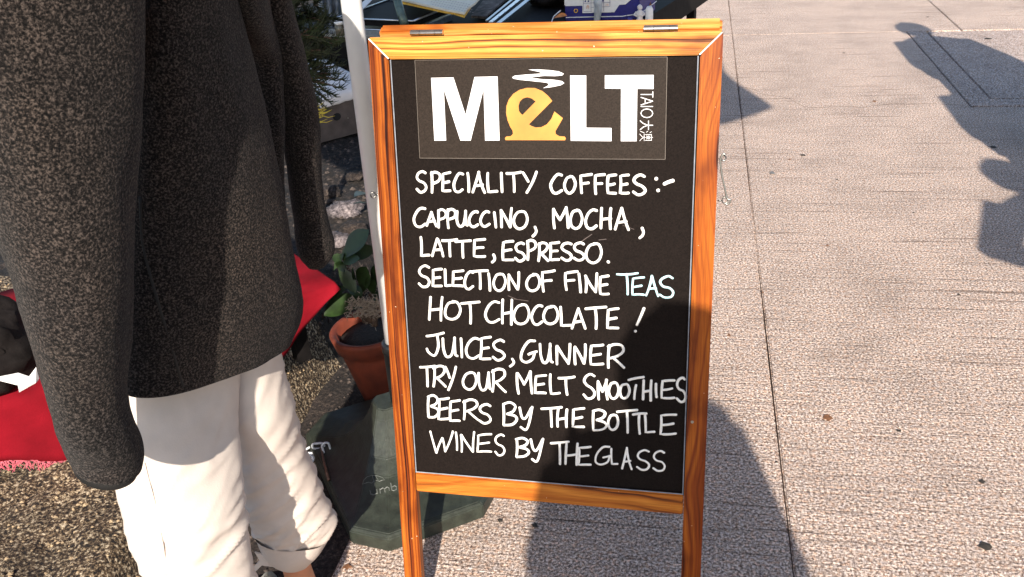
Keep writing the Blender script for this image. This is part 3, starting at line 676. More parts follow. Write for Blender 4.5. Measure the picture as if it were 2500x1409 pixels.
# hinges
for x0, x1, y in ((1003, 1082, 80), (1572, 1655, 67.5)):
    a0, b0 = bpx(x0, y + 3, -0.024); a1, _ = bpx(x1, y + 3, -0.024)
    hb = TR + 0.0055; hc = -TH + 0.002
    hinge_ = None
    for k in range(3):
        f0 = [0, .30, .76][k]; f1 = [.29, .75, 1.0][k]
        v, f = tube([bl(a0 + (a1 - a0) * f0, hb, hc), bl(a0 + (a1 - a0) * f1, hb, hc)], 0.0042, 12)
        o = mk('hinge' if k == 0 else 'knuckle', v, f, M_STEEL, ab if k == 0 else hinge_, local=True, smooth=False)
        if k == 0: hinge_ = o
    v, f = tube([bl(a0, hb, hc), bl(a0, hb, hc)], 0.001, 3)
    vs = [rear(a, b, c) for c in (0.0, 0.0015) for (a, b) in ((a0, -0.004), (a1, -0.004), (a1, 0.0078), (a0, 0.0078))]
    mk('hinge_leaf', vs, CUBE_F, M_STEEL, hinge_, local=True)
# hook and eyes on the right edge, eye on the left
def bp3(px, py, c): a, b = bpx(px, py, c); return Vector(bl(a, b, c))
ce = -0.012
def eye(cx, cy, rpx, stem, name='screw_eye', mat=M_DSTEEL):
    m = MB(); ring = [bp3(cx + rpx * math.cos(t * math.pi / 8), cy + rpx * 1.1 * math.sin(t * math.pi / 8), ce + .003 * math.sin(t * math.pi / 8)) for t in range(16)]
    m.add(*tube(ring, 0.0013, 6, closed=True)); m.add(*tube([bp3(*stem, ce), bp3(cx + (-rpx if stem[0] < cx else rpx), cy + 1, ce)], 0.0013, 6))
    return m.mk(name, mat, ab, local=True, smooth=True)
eye(1770, 489, 7, (1752, 490)); eye(1766, 386, 6, (1754, 388)); eye(911, 476, 6, (925, 474))
hk = catmull([bp3(x, y, ce + .002) for x, y in ((1771, 378), (1765, 376), (1760, 386), (1759, 396), (1762, 425), (1769, 458), (1775, 484), (1783, 488), (1781, 496), (1774, 499), (1768, 495))], 5)
v, f = tube(hk, 0.0016, 8); mk('hook', v, f, M_DSTEEL, ab, local=True, smooth=True)
for x, y in ((1690, 1030),):
    p = bp3(x, y, 0.0005); v, f = tube([p, p + Vector((0, 0, .0012))], 0.0028, 10); mk('screw', v, f, M_DSTEEL, ab, local=True)

# ================================================================== PARASOL
PB = Vector((-0.328, 1.911, 0))
par = empty('parasol', PB, 'white parasol pole standing in a dark green moulded base behind the sign board', 'parasol')
pt = atY(857, 0, 1.93); pbm = atY(961, 830, 1.915)
dirp = (pt - pbm).normalized()
v, f = lathe([(0.0215, 0), (0.0215, 2.2)], pbm - dirp * 0.1, 28, dirp); mk('pole', v, f, M_POLE, par, smooth=True)
v, f = lathe([(0.024, -0.27), (0.027, -0.12), (0.028, -0.03), (0.031, -0.028), (0.031, -0.006), (0.026, -0.003), (0.0225, -0.003)], pbm, 28, dirp); mk('socket', v, f, M_BLACK, par, smooth=True)

# open canopy high above the picture; its shadow falls behind the board
CT = pbm + dirp * ((2.50 - pbm.z) / dirp.z); can = MB(); NS = 8; nn_ = 12
def cpt(k, f_):
    a0 = (k // nn_) * math.pi / 4 + .3927; a1 = a0 + math.pi / 4; t = (k % nn_) / nn_
    p = Vector((math.cos(a0), math.sin(a0), 0)).lerp(Vector((math.cos(a1), math.sin(a1), 0)), t)
    return p * f_ * (1 - .055 * math.sin(math.pi * t))
RC = 1.57; vs = [CT]; fs = []
for j in range(1, 7):
    r = RC * j / 6
    for k in range(NS * nn_):
        sag = .05 * math.sin(math.pi * (k % nn_) / nn_) * j / 6
        vs.append(Vector((CT.x, CT.y, CT.z - .40 * (j / 6) ** 1.15 + sag)) + cpt(k, r))
K_ = NS * nn_
fs = [(0, 1 + k, 1 + (k + 1) % K_) for k in range(K_)] + [(1 + (j - 1) * K_ + k, 1 + (j - 1) * K_ + (k + 1) % K_, 1 + j * K_ + (k + 1) % K_, 1 + j * K_ + k) for j in range(1, 6) for k in range(K_)]
b0 = len(vs)
for k in range(K_):
    p = vs[1 + 5 * K_ + k]; vs.append(p - Vector((0, 0, .04 + .04 * abs(math.sin(math.pi * 2 * (k % nn_) / nn_)))))
fs += [(1 + 5 * K_ + k, 1 + 5 * K_ + (k + 1) % K_, b0 + (k + 1) % K_, b0 + k) for k in range(K_)]
o = mk('canopy', vs, fs, M_CLOTHW, par, smooth=False); o.modifiers.new('t', 'SOLIDIFY').thickness = .002
hub_ = CT - dirp * .52
v, f = lathe([(.035, -.03), (.035, .03)], hub_, 16, dirp); mk('hub', v, f, M_POLE, par)
for k in range(NS):
    e_ = vs[1 + 5 * K_ + k * nn_]; m1 = CT.lerp(e_, .5) - Vector((0, 0, .03))
    v, f = tube([CT - Vector((0, 0, .02)), m1, e_ - Vector((0, 0, .012))], .008, 6); rib_ = mk('rib', v, f, M_POLE, par)
    v, f = tube([hub_, m1], .007, 6); mk('strut', v, f, M_POLE, rib_)

ang = math.atan2(0.101, 0.233)
def octo(r, z, ch, tw=0.0):
    """square of half side r with corners cut by ch, turned to lie like the photographed one"""
    pts = []
    for q in range(4):
        a = ang + q * math.pi / 2 + tw; ux, uy = math.cos(a), math.sin(a); nx, ny = math.sin(a), -math.cos(a)
        for s in (-1, 1):
            st = 1 + .50 * min(1, max(0, (r - .04) / .13))
            pts.append(PB + Vector((nx * (r if q % 2 else r * st) + ux * (r * (st if q % 2 else 1) - ch) * s, ny * (r if q % 2 else r * st) + uy * (r * (st if q % 2 else 1) - ch) * s, z)))
    return pts
prof = [(0.187, 0.0, .070), (0.190, 0.004, .071), (0.190, 0.040, .071), (0.184, 0.047, .070), (0.170, 0.049, .065), (0.152, 0.056, .058), (0.130, 0.068, .050), (0.105, 0.088, .042), (0.083, 0.115, .034), (0.063, 0.150, .026), (0.046, 0.188, .02), (0.037, 0.215, .015)]
vs = []; fs = []
for r, z, ch in prof: vs += octo(r, z, ch)
for i in range(len(prof) - 1):
    for k in range(8): fs.append((i * 8 + k, i * 8 + (k + 1) % 8, (i + 1) * 8 + (k + 1) % 8, (i + 1) * 8 + k))
fs.append(tuple(range(7, -1, -1))); fs.append(tuple((len(prof) - 1) * 8 + k for k in range(8)))
bvhB = BVHTree.FromPolygons([tuple(v) for v in vs], fs)
bobj = mk('base', vs, fs, M_BASE, par, bevel=0.003)
bobj['label'] = 'dark green plastic base with a flared rim'
def on_base(px, py, lift=0.0):
    r = ray(px, py).normalized(); h = bvhB.ray_cast(CAM, r, 10)
    if h[0] is None: return None
    return h[0] - r * lift
mo = MB()
def mstroke(pts, w=0.0011):
    P = [on_base(x, y, 0.0003) for x, y in pts]; P = [p for p in P if p is not None]
    if len(P) > 1: mo.add(*tube(P, w, 6))
def px5(pts): return [(680 + x * .3045, 980 + y * .3045) for x, y in pts]
mstroke(px5([(672, 665), (685, 630), (710, 605), (750, 593), (800, 598), (835, 612), (853, 630), (830, 632), (808, 642), (790, 634), (765, 640), (745, 655), (722, 648), (700, 655), (672, 665)]), .0008)
mstroke(px5([(752, 594), (765, 640)]), .0007); mstroke(px5([(775, 594), (808, 642)]), .0007); mstroke(px5([(765, 640), (772, 680)]), .0009)
mstroke(px5([(735, 715), (740, 742), (762, 750), (790, 738), (788, 705), (794, 742)]), .0016)
mstroke(px5([(818, 738), (812, 700), (815, 708), (838, 693), (850, 702), (856, 728), (850, 702), (872, 686), (886, 694), (890, 716)]), .0016)
mstroke(px5([(900, 655), (910, 712), (925, 716), (945, 706), (946, 684), (930, 676), (908, 688)]), .0016)
mo.mk('moulded_lettering', M_BASEW, par)

# chain with a pin lying on the base
ch = empty('chain', on_base(770, 1100, 0.0) or PB, 'short white chain with a rusty pin on the left side of the parasol base', 'chain')
def link(p, d, nrm, L=0.034, wd=0.019, r=0.0032):
    d = d.normalized(); s = nrm.cross(d).normalized(); pts = []
    for i in range(20):
        t = i / 20 * 2 * math.pi; c_, s_ = math.cos(t), math.sin(t)
        pts.append(p + d * ((L - wd) / 2 * (1 if c_ > 0 else -1) + wd / 2 * c_) + s * (wd / 2 * s_))
    return tube(pts, r, 8, closed=True)
def onb(px, py, l):
    p = on_base(px, py, l); return p if p is not None else atZ(px, py, 0.05)
camn = (-ray(780, 1110)).normalized()
CP = [((757, 1101), (1, -.55), 0), ((777, 1089), (1, -.08), 1), ((797, 1095), (.3, 1), 0), ((762, 1113), (1, .12), 1), ((752, 1124), (-.7, .7), 0)]
Yc = 1.60
for (x, y), (dx, dy), fl in CP:
    l = 0.012
    p = onb(x, y, l); q = p + (atY(x + dx * 10, y + dy * 10, p.y) - atY(x, y, p.y))
    d = (q - p).normalized(); nn = camn if fl == 0 else (camn + d.cross(camn) * 0.9).normalized()
    v, f = link(p, d, (nn - d * nn.dot(d)).normalized(), 0.036 if not fl else 0.032); mk('link', v, f, M_CHAIN, ch, smooth=True)
v, f = tube([onb(784, 1092, .010), onb(793, 1135, .010), onb(803, 1172, .010)], [0.0028, 0.0034, 0.0045], 8); mk('pin', v, f, M_RUST, ch, smooth=True)

# ================================================================== FLOWER POT
pc = Vector((-0.385, 2.275, -0.012)); 
pot = empty('flower_pot', pc, 'terracotta pot with a thorny green leafed plant between the red cloth and the pole', 'potted plant')
lean = (Vector((-0.09, 0.0, 1))).normalized()
v, f = lathe([(0.070, 0.0), (0.074, 0.003), (0.103, 0.175), (0.105, 0.190), (0.114, 0.194), (0.122, 0.232), (0.123, 0.240), (0.118, 0.243), (0.106, 0.240), (0.102, 0.20), (0.04, 0.205)], pc, 40, lean); mk('pot', v, f, M_TERRA, pot, smooth=True)
v, f = lathe([(0.090, 0.205), (0.100, 0.212), (0.05, 0.222), (0.01, 0.224)], pc, 24, lean); mk('soil', v, f, M_SOIL, pot, smooth=True)
sc_ = pc + lean * 0.22
YP = 2.26
stems = [[(890, 770), (885, 735), (870, 700), (850, 665), (838, 640)], [(900, 772), (905, 735), (912, 700)], [(912, 780), (925, 745), (935, 700)]]
stm = MB(); th = MB(); rr = random.Random(5)
for s_ in stems:
    P = catmull([atY(x, y, YP + .01 * i) for i, (x, y) in enumerate(s_)], 6); P[0] = P[0] - Vector((0, 0, .02))
    stm.add(*tube(P, lerp_list([0.010] * 2, len(P) - 1), 8))
    for p in P:
        for k in range(7):
            d = Vector((rr.uniform(-1, 1), rr.uniform(-1, 1), rr.uniform(-.3, 1))).normalized()
            th.add(*tube([p, p + d * .014, p + d * .024 + Vector((0, 0, .004))], [0.0016, .0012, .0003], 4))
for k in range(150):
    p = atY(rr.uniform(850, 935), rr.uniform(735, 775), YP - .05); d = Vector((rr.uniform(-1, 1), rr.uniform(-.5, .5), rr.uniform(-.5, .7))).normalized()
    q = p + d * 0.015 + Vector((0, 0, rr.uniform(0, .012))); th.add(*tube([p, q, q + d.cross(Vector((0, 1, 0))) * .012], [.0016, .0014, .0006], 4))
stm.mk('stem', M_STEM, pot, smooth=True)
tag(th.mk('thorns', M_THORN, pot), kind='stuff')
def leaf(p0, p1, wd, cup=0.15, name='leaf', par_=pot, mat=M_LEAF, droop=0.2, side=None):
    p0, p1 = Vector(p0), Vector(p1); d = p1 - p0; L = d.length; d.normalize()
    sd_ = (side or d.cross(Vector((0, -0.55, 0.8)))).normalized(); nn = sd_.cross(d)
    vs = []; N = 9
    for i in range(N + 1):
        t = i / N; w = wd * (math.sin(math.pi * t ** 1.25) ** 0.8 + 0.03) if t < 1 else 0.0008
        c = p0 + d * L * t - Vector((0, 0, 1)) * droop * L * t * t + Vector((0, 0, 1)) * droop * L * t * .7
        vs += [c - sd_ * w + nn * cup * w, c - nn * 0.05 * w, c + sd_ * w + nn * cup * w]
    fs = [(3 * i + k, 3 * i + k + 1, 3 * i + k + 4, 3 * i + k + 3) for i in range(N) for k in (0, 1)]
    vs2 = [v - nn * 0.0008 for v in vs]; o = len(vs)
    fs2 = [tuple(reversed([i + o for i in q])) for q in fs]
    return mk(name, vs + vs2, fs + fs2, mat, par_, smooth=True)
for (a, b, wd, dy) in (((885, 722), (790, 765), .024, -.05), ((850, 700), (792, 728), .014, 0), ((836, 634), (900, 555), .022, 0), ((845, 640), (915, 600), .018, .03), ((835, 645), (878, 628), .012, -.03),
                       ((826, 650), (868, 712), .014, -.04), ((884, 715), (893, 646), .020, -.03), ((846, 700), (884, 718), .012, -.05), ((815, 660), (838, 615), .008, .0), ((865, 480), (900, 468), .012, .10), ((862, 498), (905, 494), .004, .10), ((912, 700), (930, 640), .016, .0), ((905, 735), (936, 712), .012, -.04), ((870, 690), (858, 652), .010, -.05), ((850, 665), (818, 640), .010, -.02), ((838, 640), (856, 598), .011, .02), ((895, 745), (862, 752), .009, -.06), ((912, 720), (900, 672), .012, -.03), ((835, 640), (812, 622), .010, .0)):
    leaf(atY(*a, YP), atY(*b, YP + dy), wd * 1.3)

# ================================================================== RED CLOTH BENCH
ZB = 0.40
fl_, fr_ = atZ(-260, 1078, ZB), atZ(820, 690, ZB)
ud = (fr_ - fl_).normalized(); bk = Vector((-ud.y, ud.x, 0))
if bk.y < 0: bk = -bk
bench = empty('low_table', (fl_ + fr_) / 2 + bk * 0.25 - Vector((0, 0, ZB - BT)), 'low dark table behind the person in the coat, covered by a red cloth', 'table')
Lb = (fr_ - fl_).length
def bp_(u, v_, z): return fl_ + ud * u + bk * v_ + Vector((0, 0, z - ZB))
mb = MB(); mb.add([bp_(u, v_, z) for z in (ZB - .035, ZB - .006) for (u, v_) in ((0.02, 0.015), (Lb - .06, 0.015), (Lb - .06, .60), (0.02, .60))], CUBE_F)
mb.mk('table_top', M_TABLE, bench)
for u in (0.08, Lb - .12):
    for v_ in (0.07, 0.55):
        mk('leg', [bp_(u + a, v_ + b, z) for z in (BT - .04, ZB - .035) for (a, b) in ((0, 0), (.04, 0), (.04, .04), (0, .04))], CUBE_F, M_TABLE, bench)
# the cloth: top sheet and front drop in one mesh
hemp = [(-260, 1240), (0, 1128), (155, 1112), (300, 1046), (450, 980), (600, 912), (690, 872), (740, 800), (790, 730), (819, 697)]
def plane_pt(px, py):
    r = ray(px, py); nrm_ = bk; t = (fl_ - CAM).dot(nrm_) / r.dot(nrm_); return CAM + r * t
hem = catmull([plane_pt(x, y) for x, y in hemp], 8)
NU = len(hem); vs = []; rows = []
def fold(u, k): return 0.014 * k * math.sin(u * 21 + 1.5 * math.sin(u * 5)) + .016 * k * noise.noise(Vector((u * 12, k, 0)))
NB = 8
for j in range(NB + 1):
    v_ = 0.62 * (1 - j / NB)
    for i, h in enumerate(hem):
        u = (h - fl_).dot(ud)
        if i >= 6 * 8: 
            pass
        e = Lb * i / (NU - 1)
        vs.append(bp_(min(u + (e - u) * min(1, v_ * 0), Lb) , v_, ZB + 0.003 * noise.noise(Vector((u * 8, v_ * 8, 2)))))
ND_ = 8
for j in range(1, ND_ + 1):
    k = j / ND_
    for i, h in enumerate(hem):
        u = (h - fl_).dot(ud); z = ZB + (h.z - ZB) * k
        vs.append(bp_(u, -0.004 - fold(u, k) * 1.0 - 0.006 * k, z))
RWS = NB + 1 + ND_
fs = [(j * NU + i, j * NU + i + 1, (j + 1) * NU + i + 1, (j + 1) * NU + i) for j in range(RWS - 1) for i in range(NU - 1)]
cl = mk('red_cloth', vs, fs, M_RED, None, smooth=True, origin=bench.location + Vector((0, 0, .2)))
sol = cl.modifiers.new('thickness', 'SOLIDIFY'); sol.thickness = 0.002; sol.offset = -1
tag(cl, 'red cotton cloth with a frayed edge draped over the low table', 'tablecloth')
frg = MB(); rr = random.Random(9)
for k in range(420):
    i = rr.uniform(0, NU * .62); a = hem[int(i)].lerp(hem[int(i) + 1], i % 1)
    u = (a - fl_).dot(ud); a = bp_(u, -0.010 - fold(u, 1), a.z)
    d = ud * rr.uniform(-.02, .02) - Vector((0, 0, rr.uniform(.008, .03))) - bk * rr.uniform(0, .01)
    frg.add(*tube([a, a + d * .5 + ud * rr.uniform(-.008, .008), a + d], [.0011, .0009, .0006], 4))
fr0 = frg.mk('fringe', M_FRINGE, None); 
for v in fr0.data.vertices: v.co -= cl.location
fr0.parent = cl; fr0['kind'] = 'stuff'

# black bag and a white paper on the table
def blob(name, c, rx, ry, rz, mat, parent=None, seed=0, amp=0.15, fr=3.0, seg=28, origin=None, flatb=True):
    bm = bmesh.new(); bmesh.ops.create_uvsphere(bm, u_segments=seg, v_segments=seg // 2, radius=1)
    vs = []
    for v in bm.verts:
        d = v.co.copy(); e = 1 + amp * noise.fractal(d * fr + Vector((seed, 0, 0)), 1, 2, 3)
        p = Vector((d.x * rx * e, d.y * ry * e, d.z * rz * e))
        if flatb and p.z < -rz * .7: p.z = -rz * .7
        vs.append(Vector(c) + p)
    fs = [tuple(v.index for v in f_.verts) for f_ in bm.faces]; bm.free()
    return mk(name, vs, fs, mat, parent, smooth=True, origin=origin)
bc = atZ(-50, 985, ZB) + bk * 0.08
bag = blob('carrier_bag', bc + Vector((0, 0, .112)), .165, .10, .16, M_BAG, None, 4, .16, 3.2, 40, origin=bc)
tag(bag, 'crumpled black plastic bag on the red cloth at the left edge', 'bag')
pp = [(-20, 925), (45, 912), (72, 921), (89, 898), (96, 925), (88, 935), (47, 958), (44, 941)]
pw = [atZ(x, y, ZB + .10 + (0.02 if i in (3,) else 0)) for i, (x, y) in enumerate(pp)]
v, f = prism(pw, (0, 0, .002)); tag(mk('paper_napkin', v, f, M_PAPER, None, origin=pw[0]), 'folded white paper napkin lying against the black bag', 'napkin')

# stones on the bank
st_specs = [(845, 512, .07, 'pale'), (822, 588, .05, 'pale'), (862, 560, .05, 'dark'), (800, 470, .05, 'dark'), (868, 430, .04, 'dark')]
M_PST = rubble('pale_stone', [(0.38, (0.03, 0.025, 0.028)), (0.5, (0.14, 0.12, 0.13)), (0.7, (0.36, 0.32, 0.33))], 60, 1, .01)
lbl = ['largest pale grey stone on the bank behind the pole', 'small pale stone just right of the dark sleeve end', 'dark stone beside the pole above the plant leaves', 'dark stone next to the sleeve high on the bank', 'dark stone furthest up the bank against the pole']
for i, (x, y, r, k) in enumerate(st_specs):
    c = atZ(x, y, BT + .02); o = blob('stone', c, r, r * .8, r * .5, M_PST if k == 'pale' else M_STRIP, None, i * 7, .4, 1.8, 24, origin=c)
    tag(o, lbl[i], 'stone', 'stones on the bank')

# ================================================================== CRATE WITH WHITE SHEET
cA, cB = atZ(735, 362, BT + .02), atZ(905, 316, BT + .02)
cu_ = (cB - cA).normalized(); cbk = Vector((-cu_.y, cu_.x, 0)); 
if cbk.y < 0: cbk = -cbk
def rayplane(px, py, p0, n_):
    r = ray(px, py); return CAM + r * ((p0 - CAM).dot(n_) / r.dot(n_))
tA, tB = rayplane(735, 262, cA, cbk), rayplane(905, 208, cA, cbk)
crate = empty('crate', (cA + cB) / 2 + cbk * .2, 'grey brown board crate with a round hole, standing left of the white pole', 'crate')
vs = [cA, cB, cB + cbk * .5, cA + cbk * .5, tA, tB, tB + cbk * .5, tA + cbk * .5]
mk('box_body', vs, CUBE_F, M_CARD, crate)
hc_ = rayplane(822, 285, cA, cbk); hp = [hc_ + cu_ * (.020 * math.cos(t * math.pi / 10)) + Vector((0, 0, 1)) * .017 * math.sin(t * math.pi / 10) - cbk * .003 for t in range(20)]
v, f = prism(hp, cbk * .002); mk('hole', v, f, M_LINING, crate)
for x, y in ((849, 288), (838, 248)):
    q = rayplane(x, y, cA, cbk); v, f = lathe([(.003, -.004), (.003, .001)], q, 8, cbk); mk('nail', v, f, M_DSTEEL, crate)
# white sheet over it: drop at front (below top edge) and top
sh = []; NX, NYs = 24, 12
for j in range(NYs + 1):
    for i in range(NX + 1):
        f_ = i / NX; a = tA.lerp(tB, f_) 
        if j < 4: k = (3 - j) / 3.0; p = a - cbk * .006 - Vector((0, 0, 1)) * (.030 * k) - cbk * .006 * k
        else: k = (j - 4) / (NYs - 4); p = a + cbk * (.46 * k) + Vector((0, 0, .008 + .05 * k))
        p = p + Vector((0, 0, 1)) * .012 * noise.fractal(Vector((p.x * 12, p.y * 12, 0)), 1, 2, 3)
        sh.append(p)
fs = [(j * (NX + 1) + i, j * (NX + 1) + i + 1, (j + 1) * (NX + 1) + i + 1, (j + 1) * (NX + 1) + i) for j in range(NYs) for i in range(NX)]
tag(mk('white_sheet', sh, fs, M_CLOTHW, None, smooth=True, origin=crate.location + Vector((0, 0, .2))), 'creased white sheet laid over the brown crate', 'sheet').modifiers.new('t', 'SOLIDIFY').thickness = .003

# ================================================================== CONIFER
YC = 3.0
con = empty('conifer_shrub', Vector((atY(700, 250, YC).x, YC, BT)), 'dark green feathery conifer shrub beside the coat, a few needle tips yellow', 'shrub')
v, f = tube([Vector((con.location.x, YC, BT - .02)), atY(690, 200, YC), atY(700, 60, YC), atY(710, -120, YC)], [.018, .014, .012, .006], 8); mk('trunk', v, f, M_STEM, con, smooth=True)
rr = random.Random(12)
ned = MB(); yed = MB(); brn = MB()
def sprig(base, tip, n, nl, mb, spread=.7, thick=.0017):
    base, tip = Vector(base), Vector(tip); brn.add(*tube([base, base.lerp(tip, .5) + Vector((0, 0, .006)), tip], [.0035, .0028, .0012], 5))
    for k in range(n):
        t = rr.random() ** .7; p = base.lerp(tip, t); ax = (tip - base).normalized()
        d = (ax * rr.uniform(.4, 1.1) + Vector((rr.uniform(-1, 1), rr.uniform(-1, 1), rr.uniform(-1, 1))) * spread).normalized()
        l = nl * rr.uniform(.6, 1.2); m_ = p + d * l * .5; q = p + d * l + Vector((0, 0, .25 * l))
        mb.add(*tube([p, m_, q], [thick, thick * .8, thick * .3], 3))
# lower fan that stands out against the white sheet
for (x, y) in ((830, 160), (842, 195), (838, 215), (815, 150), (820, 232), (800, 262), (812, 250), (795, 140), (780, 170), (790, 200), (775, 235), (825, 180), (800, 180), (785, 262)):
    sprig(atY(rr.uniform(735, 760), 190 + (y - 190) * .35, YC), atY(x - 6, y, YC + rr.uniform(-.05, .05)), 38, .034, ned, .55)
# dense crown above
for k in range(150):
    x = rr.uniform(640, 785); y = rr.uniform(-60, 190); lim = 790 - abs(y - 60) * .12
    if x > lim: continue
    b = atY(x - rr.uniform(5, 35), y + rr.uniform(-10, 15), YC + rr.uniform(-.12, .12)); sprig(b, b + Vector((rr.uniform(.0, .09), rr.uniform(-.06, .03), rr.uniform(-.03, .07))), 34, .040, ned, .6, .002)
for (x, y) in ((798, 282), (792, 297), (802, 268), (785, 290), (796, 275)):
    sprig(atY(742, y - 6, YC - .05), atY(x - 12, y, YC - .05), 5, .04, yed, .18, .0019)
tag(ned.mk('foliage', M_NEEDLE, con), kind='stuff'); tag(yed.mk('yellow_foliage', M_YNEED, con), kind='stuff'); brn.mk('branches', M_STEM, con)

# ================================================================== STALL TABLE AND ITS GOODS
ZT = 0.50
tl, tr_ = atZ(560, 72, ZT), atZ(1592, 122, ZT)
tu = (tr_ - tl).normalized(); tb = Vector((-tu.y, tu.x, 0))
if tb.y < 0: tb = -tb
Lt = (tr_ - tl).length
def tp(u, v_, z): return tl + tu * u + tb * v_ + Vector((0, 0, z - ZT))
stall = empty('stall_table', tp(Lt / 2, .8, 0), 'long black table with a bright metal edge behind the sign board', 'table')
mk('table_top', [tp(u, v_, z) for z in (ZT - .13, ZT) for (u, v_) in ((0, 0.01), (Lt - .25, 0.01), (Lt - .25, 1.9), (0, 1.9))], CUBE_F, M_TABLE, stall)
mk('metal_edge', [tp(u, v_, z) for z in (ZT - .012, ZT + .004) for (u, v_) in ((0, -.004), (Lt - .25, -.004), (Lt - .25, .009), (0, .009))], CUBE_F, M_STEEL, stall)
for u in (.08, Lt - .36):
    for v_ in (.1, 1.75): mk('leg', [tp(u + a, v_ + b, z) for z in (-.05, ZT - .13) for (a, b) in ((0, 0), (.05, 0), (.05, .05), (0, .05))], CUBE_F, M_TABLE, stall)
def onT(px, py, z=ZT): return atZ(px, py, z)
# jar
jp = onT(832, 86); jar = empty('jar', jp, 'small glass jar with a pale lid at the left of the pole', 'jar')
v, f = lathe([(.024, 0), (.026, .005), (.026, .052), (.022, .058)], jp, 20); mk('jar_body', v, f, simple('jar_glass', (0.10, 0.085, 0.06), rough=0.15, bump=0), jar, smooth=True)
v, f = lathe([(.026, .058), (.026, .070), (.022, .074)], jp, 20); mk('lid', v, f, M_PAPER, jar, smooth=True)
# folded grey-blue plastic sheet standing behind the conifer
sp_ = onT(800, 84); vs = []
for j in range(15):
    for i in range(13):
        x = 778 + 50 * i / 12; y = 84 - 130 * j / 14
        p = atY(x, y, sp_.y + .10 * j / 14 + .025 * math.sin(i * 1.4 + j * .3)); vs.append(p)
fs = [(j * 13 + i, j * 13 + i + 1, (j + 1) * 13 + i + 1, (j + 1) * 13 + i) for j in range(14) for i in range(12)]
o = mk('plastic_bag', vs, fs, simple('grey_blue_film', (0.075, 0.09, 0.11), rough=0.3, var=.7, scale=25, bump=.6, bscale=30, bdist=.01), None, smooth=True, origin=sp_)
o.modifiers.new('t', 'SOLIDIFY').thickness = .004
tag(o, 'creased grey blue plastic bag standing between the conifer and the pole', 'bag')
# two trays, right of the pole
def obox(name, c, ux, half, h, mat, parent=None, bevel=0.003, origin=None):
    uy = Vector((-ux.y, ux.x, 0)); vs = [Vector(c) + ux * sx * half[0] + uy * sy * half[1] + Vector((0, 0, z)) for z in (0, h) for (sx, sy) in ((-1, -1), (1, -1), (1, 1), (-1, 1))]
    return mk(name, vs, CUBE_F, mat, parent, bevel=bevel, origin=origin)
for k, (px, py, hx, hy, z0, lab) in enumerate(((900, 88, .26, .22, ZT + .002, 'lower of the two stacked metal trays right of the pole'), (915, 64, .24, .25, ZT + .055, 'upper metal tray of the stack right of the pole'))):
    c = onT(px, py, z0) + tb * hy; t_ = empty('tray', c, lab, 'tray', 'metal trays stacked on the black table')
    obox('tray_body', c, tu, (hx, hy), .030, M_TABLE if k else M_TRAY, t_)
    e = MB(); uy = tb
    ring = [c + tu * sx * hx + uy * sy * hy + Vector((0, 0, .034)) for sx, sy in ((-1, -1), (1, -1), (1, 1), (-1, 1))]
    for i in range(4): e.add(*tube([ring[i], ring[(i + 1) % 4]], .005, 8))
    e.mk('rim', M_STEEL, t_, smooth=True)
v, f = prism([onT(x, y, ZT + .12) for x, y in ((872, 18), (893, 0), (915, -6), (884, 26))], (0, 0, .003)); tag(mk('card', v, f, M_PAPER, None, origin=onT(884, 15, ZT + .12)), 'scrap of white card behind the pole near the tube', 'card')
# slanting tube leg (an easel leg)
v, f = tube([atY(948, -80, 4.9), atY(978, 30, 4.75), atY(988, 60, 4.70)], .022, 16); tag(mk('slanting_tube', v, f, M_TUBE, None, smooth=True, origin=atY(988, 60, 4.70)), 'mottled grey green metal tube slanting up from the trays', 'tube')
# open book
bz = ZT + .16
bk_ = empty('open_book', onT(1070, 15, bz), 'open book with yellowed pages lying above the trays', 'book')
pg = [(978, 2), (1030, 14), (1090, 28), (1134, 36), (1142, 24), (1160, 12), (1180, -10), (1150, -60), (985, -50)]
v, f = prism([onT(x, y, bz) for x, y in pg], (0, 0, .010)); mk('page_block', v, f, M_PAGE, bk_)
pg2 = [(978, 9), (1030, 20), (1088, 33), (1108, 36), (1134, 44), (1140, 34), (1150, 20), (1150, -40), (985, -40)]
v, f = prism([onT(x, y, bz - .014) for x, y in pg2], (0, 0, .010)); mk('cover', v, f, M_YELL, bk_)
pr_ = MB()
for r_ in range(4):
    for k in range(16):
        x = 1045 + k * 6.5 + r_ * 3; y = -8 + k * 1.3 + r_ * 6.5
        p = onT(x, y, bz + .0108); pr_.add([p, p + tu * .006, p + tu * .006 + tb * .012, p + tb * .012], [(0, 1, 2, 3)])
tag(pr_.mk('printed_text', M_PRINT, bk_), kind='stuff')
# grey mat and metal rails
v, f = prism([onT(x, y, ZT + .02) for x, y in ((1150, 44), (1185, 46), (1260, -20), (1200, -20))], (0, 0, .012)); tag(mk('mat', v, f, M_MAT, None, origin=onT(1190, 30, ZT + .02)), 'mottled grey mat between the book and the metal rails', 'mat')
rails = empty('folding_rails', onT(1230, 30, ZT + .05), 'pair of flat drilled aluminium rails leaning beside the grey mat', 'rails')
for (a, b, w_, dz, mt) in (((1193, 56), (1300, -30), 11, .05, M_STEEL), ((1212, 58), (1330, -36), 12, .045, M_TRAY), ((1185, 52), (1265, -14), 7, .04, M_TRAY)):
    v, f = prism([onT(a[0], a[1], ZT + dz), onT(a[0] + w_, a[1], ZT + dz), onT(b[0] + w_, b[1], ZT + dz), onT(b[0], b[1], ZT + dz)], (0, 0, .006))
    rl = mk('rail', v, f, mt, rails, bevel=.001)
    if w_ == 11:
        hm = MB()
        for k in range(7):
            t = (k + .5) / 8; x = a[0] + 5 + (b[0] - a[0]) * t; y = a[1] + (b[1] - a[1]) * t; hm.add(*lathe([(.004, -.002), (.004, .0008)], onT(x, y, ZT + dz + .006), 8))
        tag(hm.mk('rivets', M_DSTEEL, rl), kind='stuff')
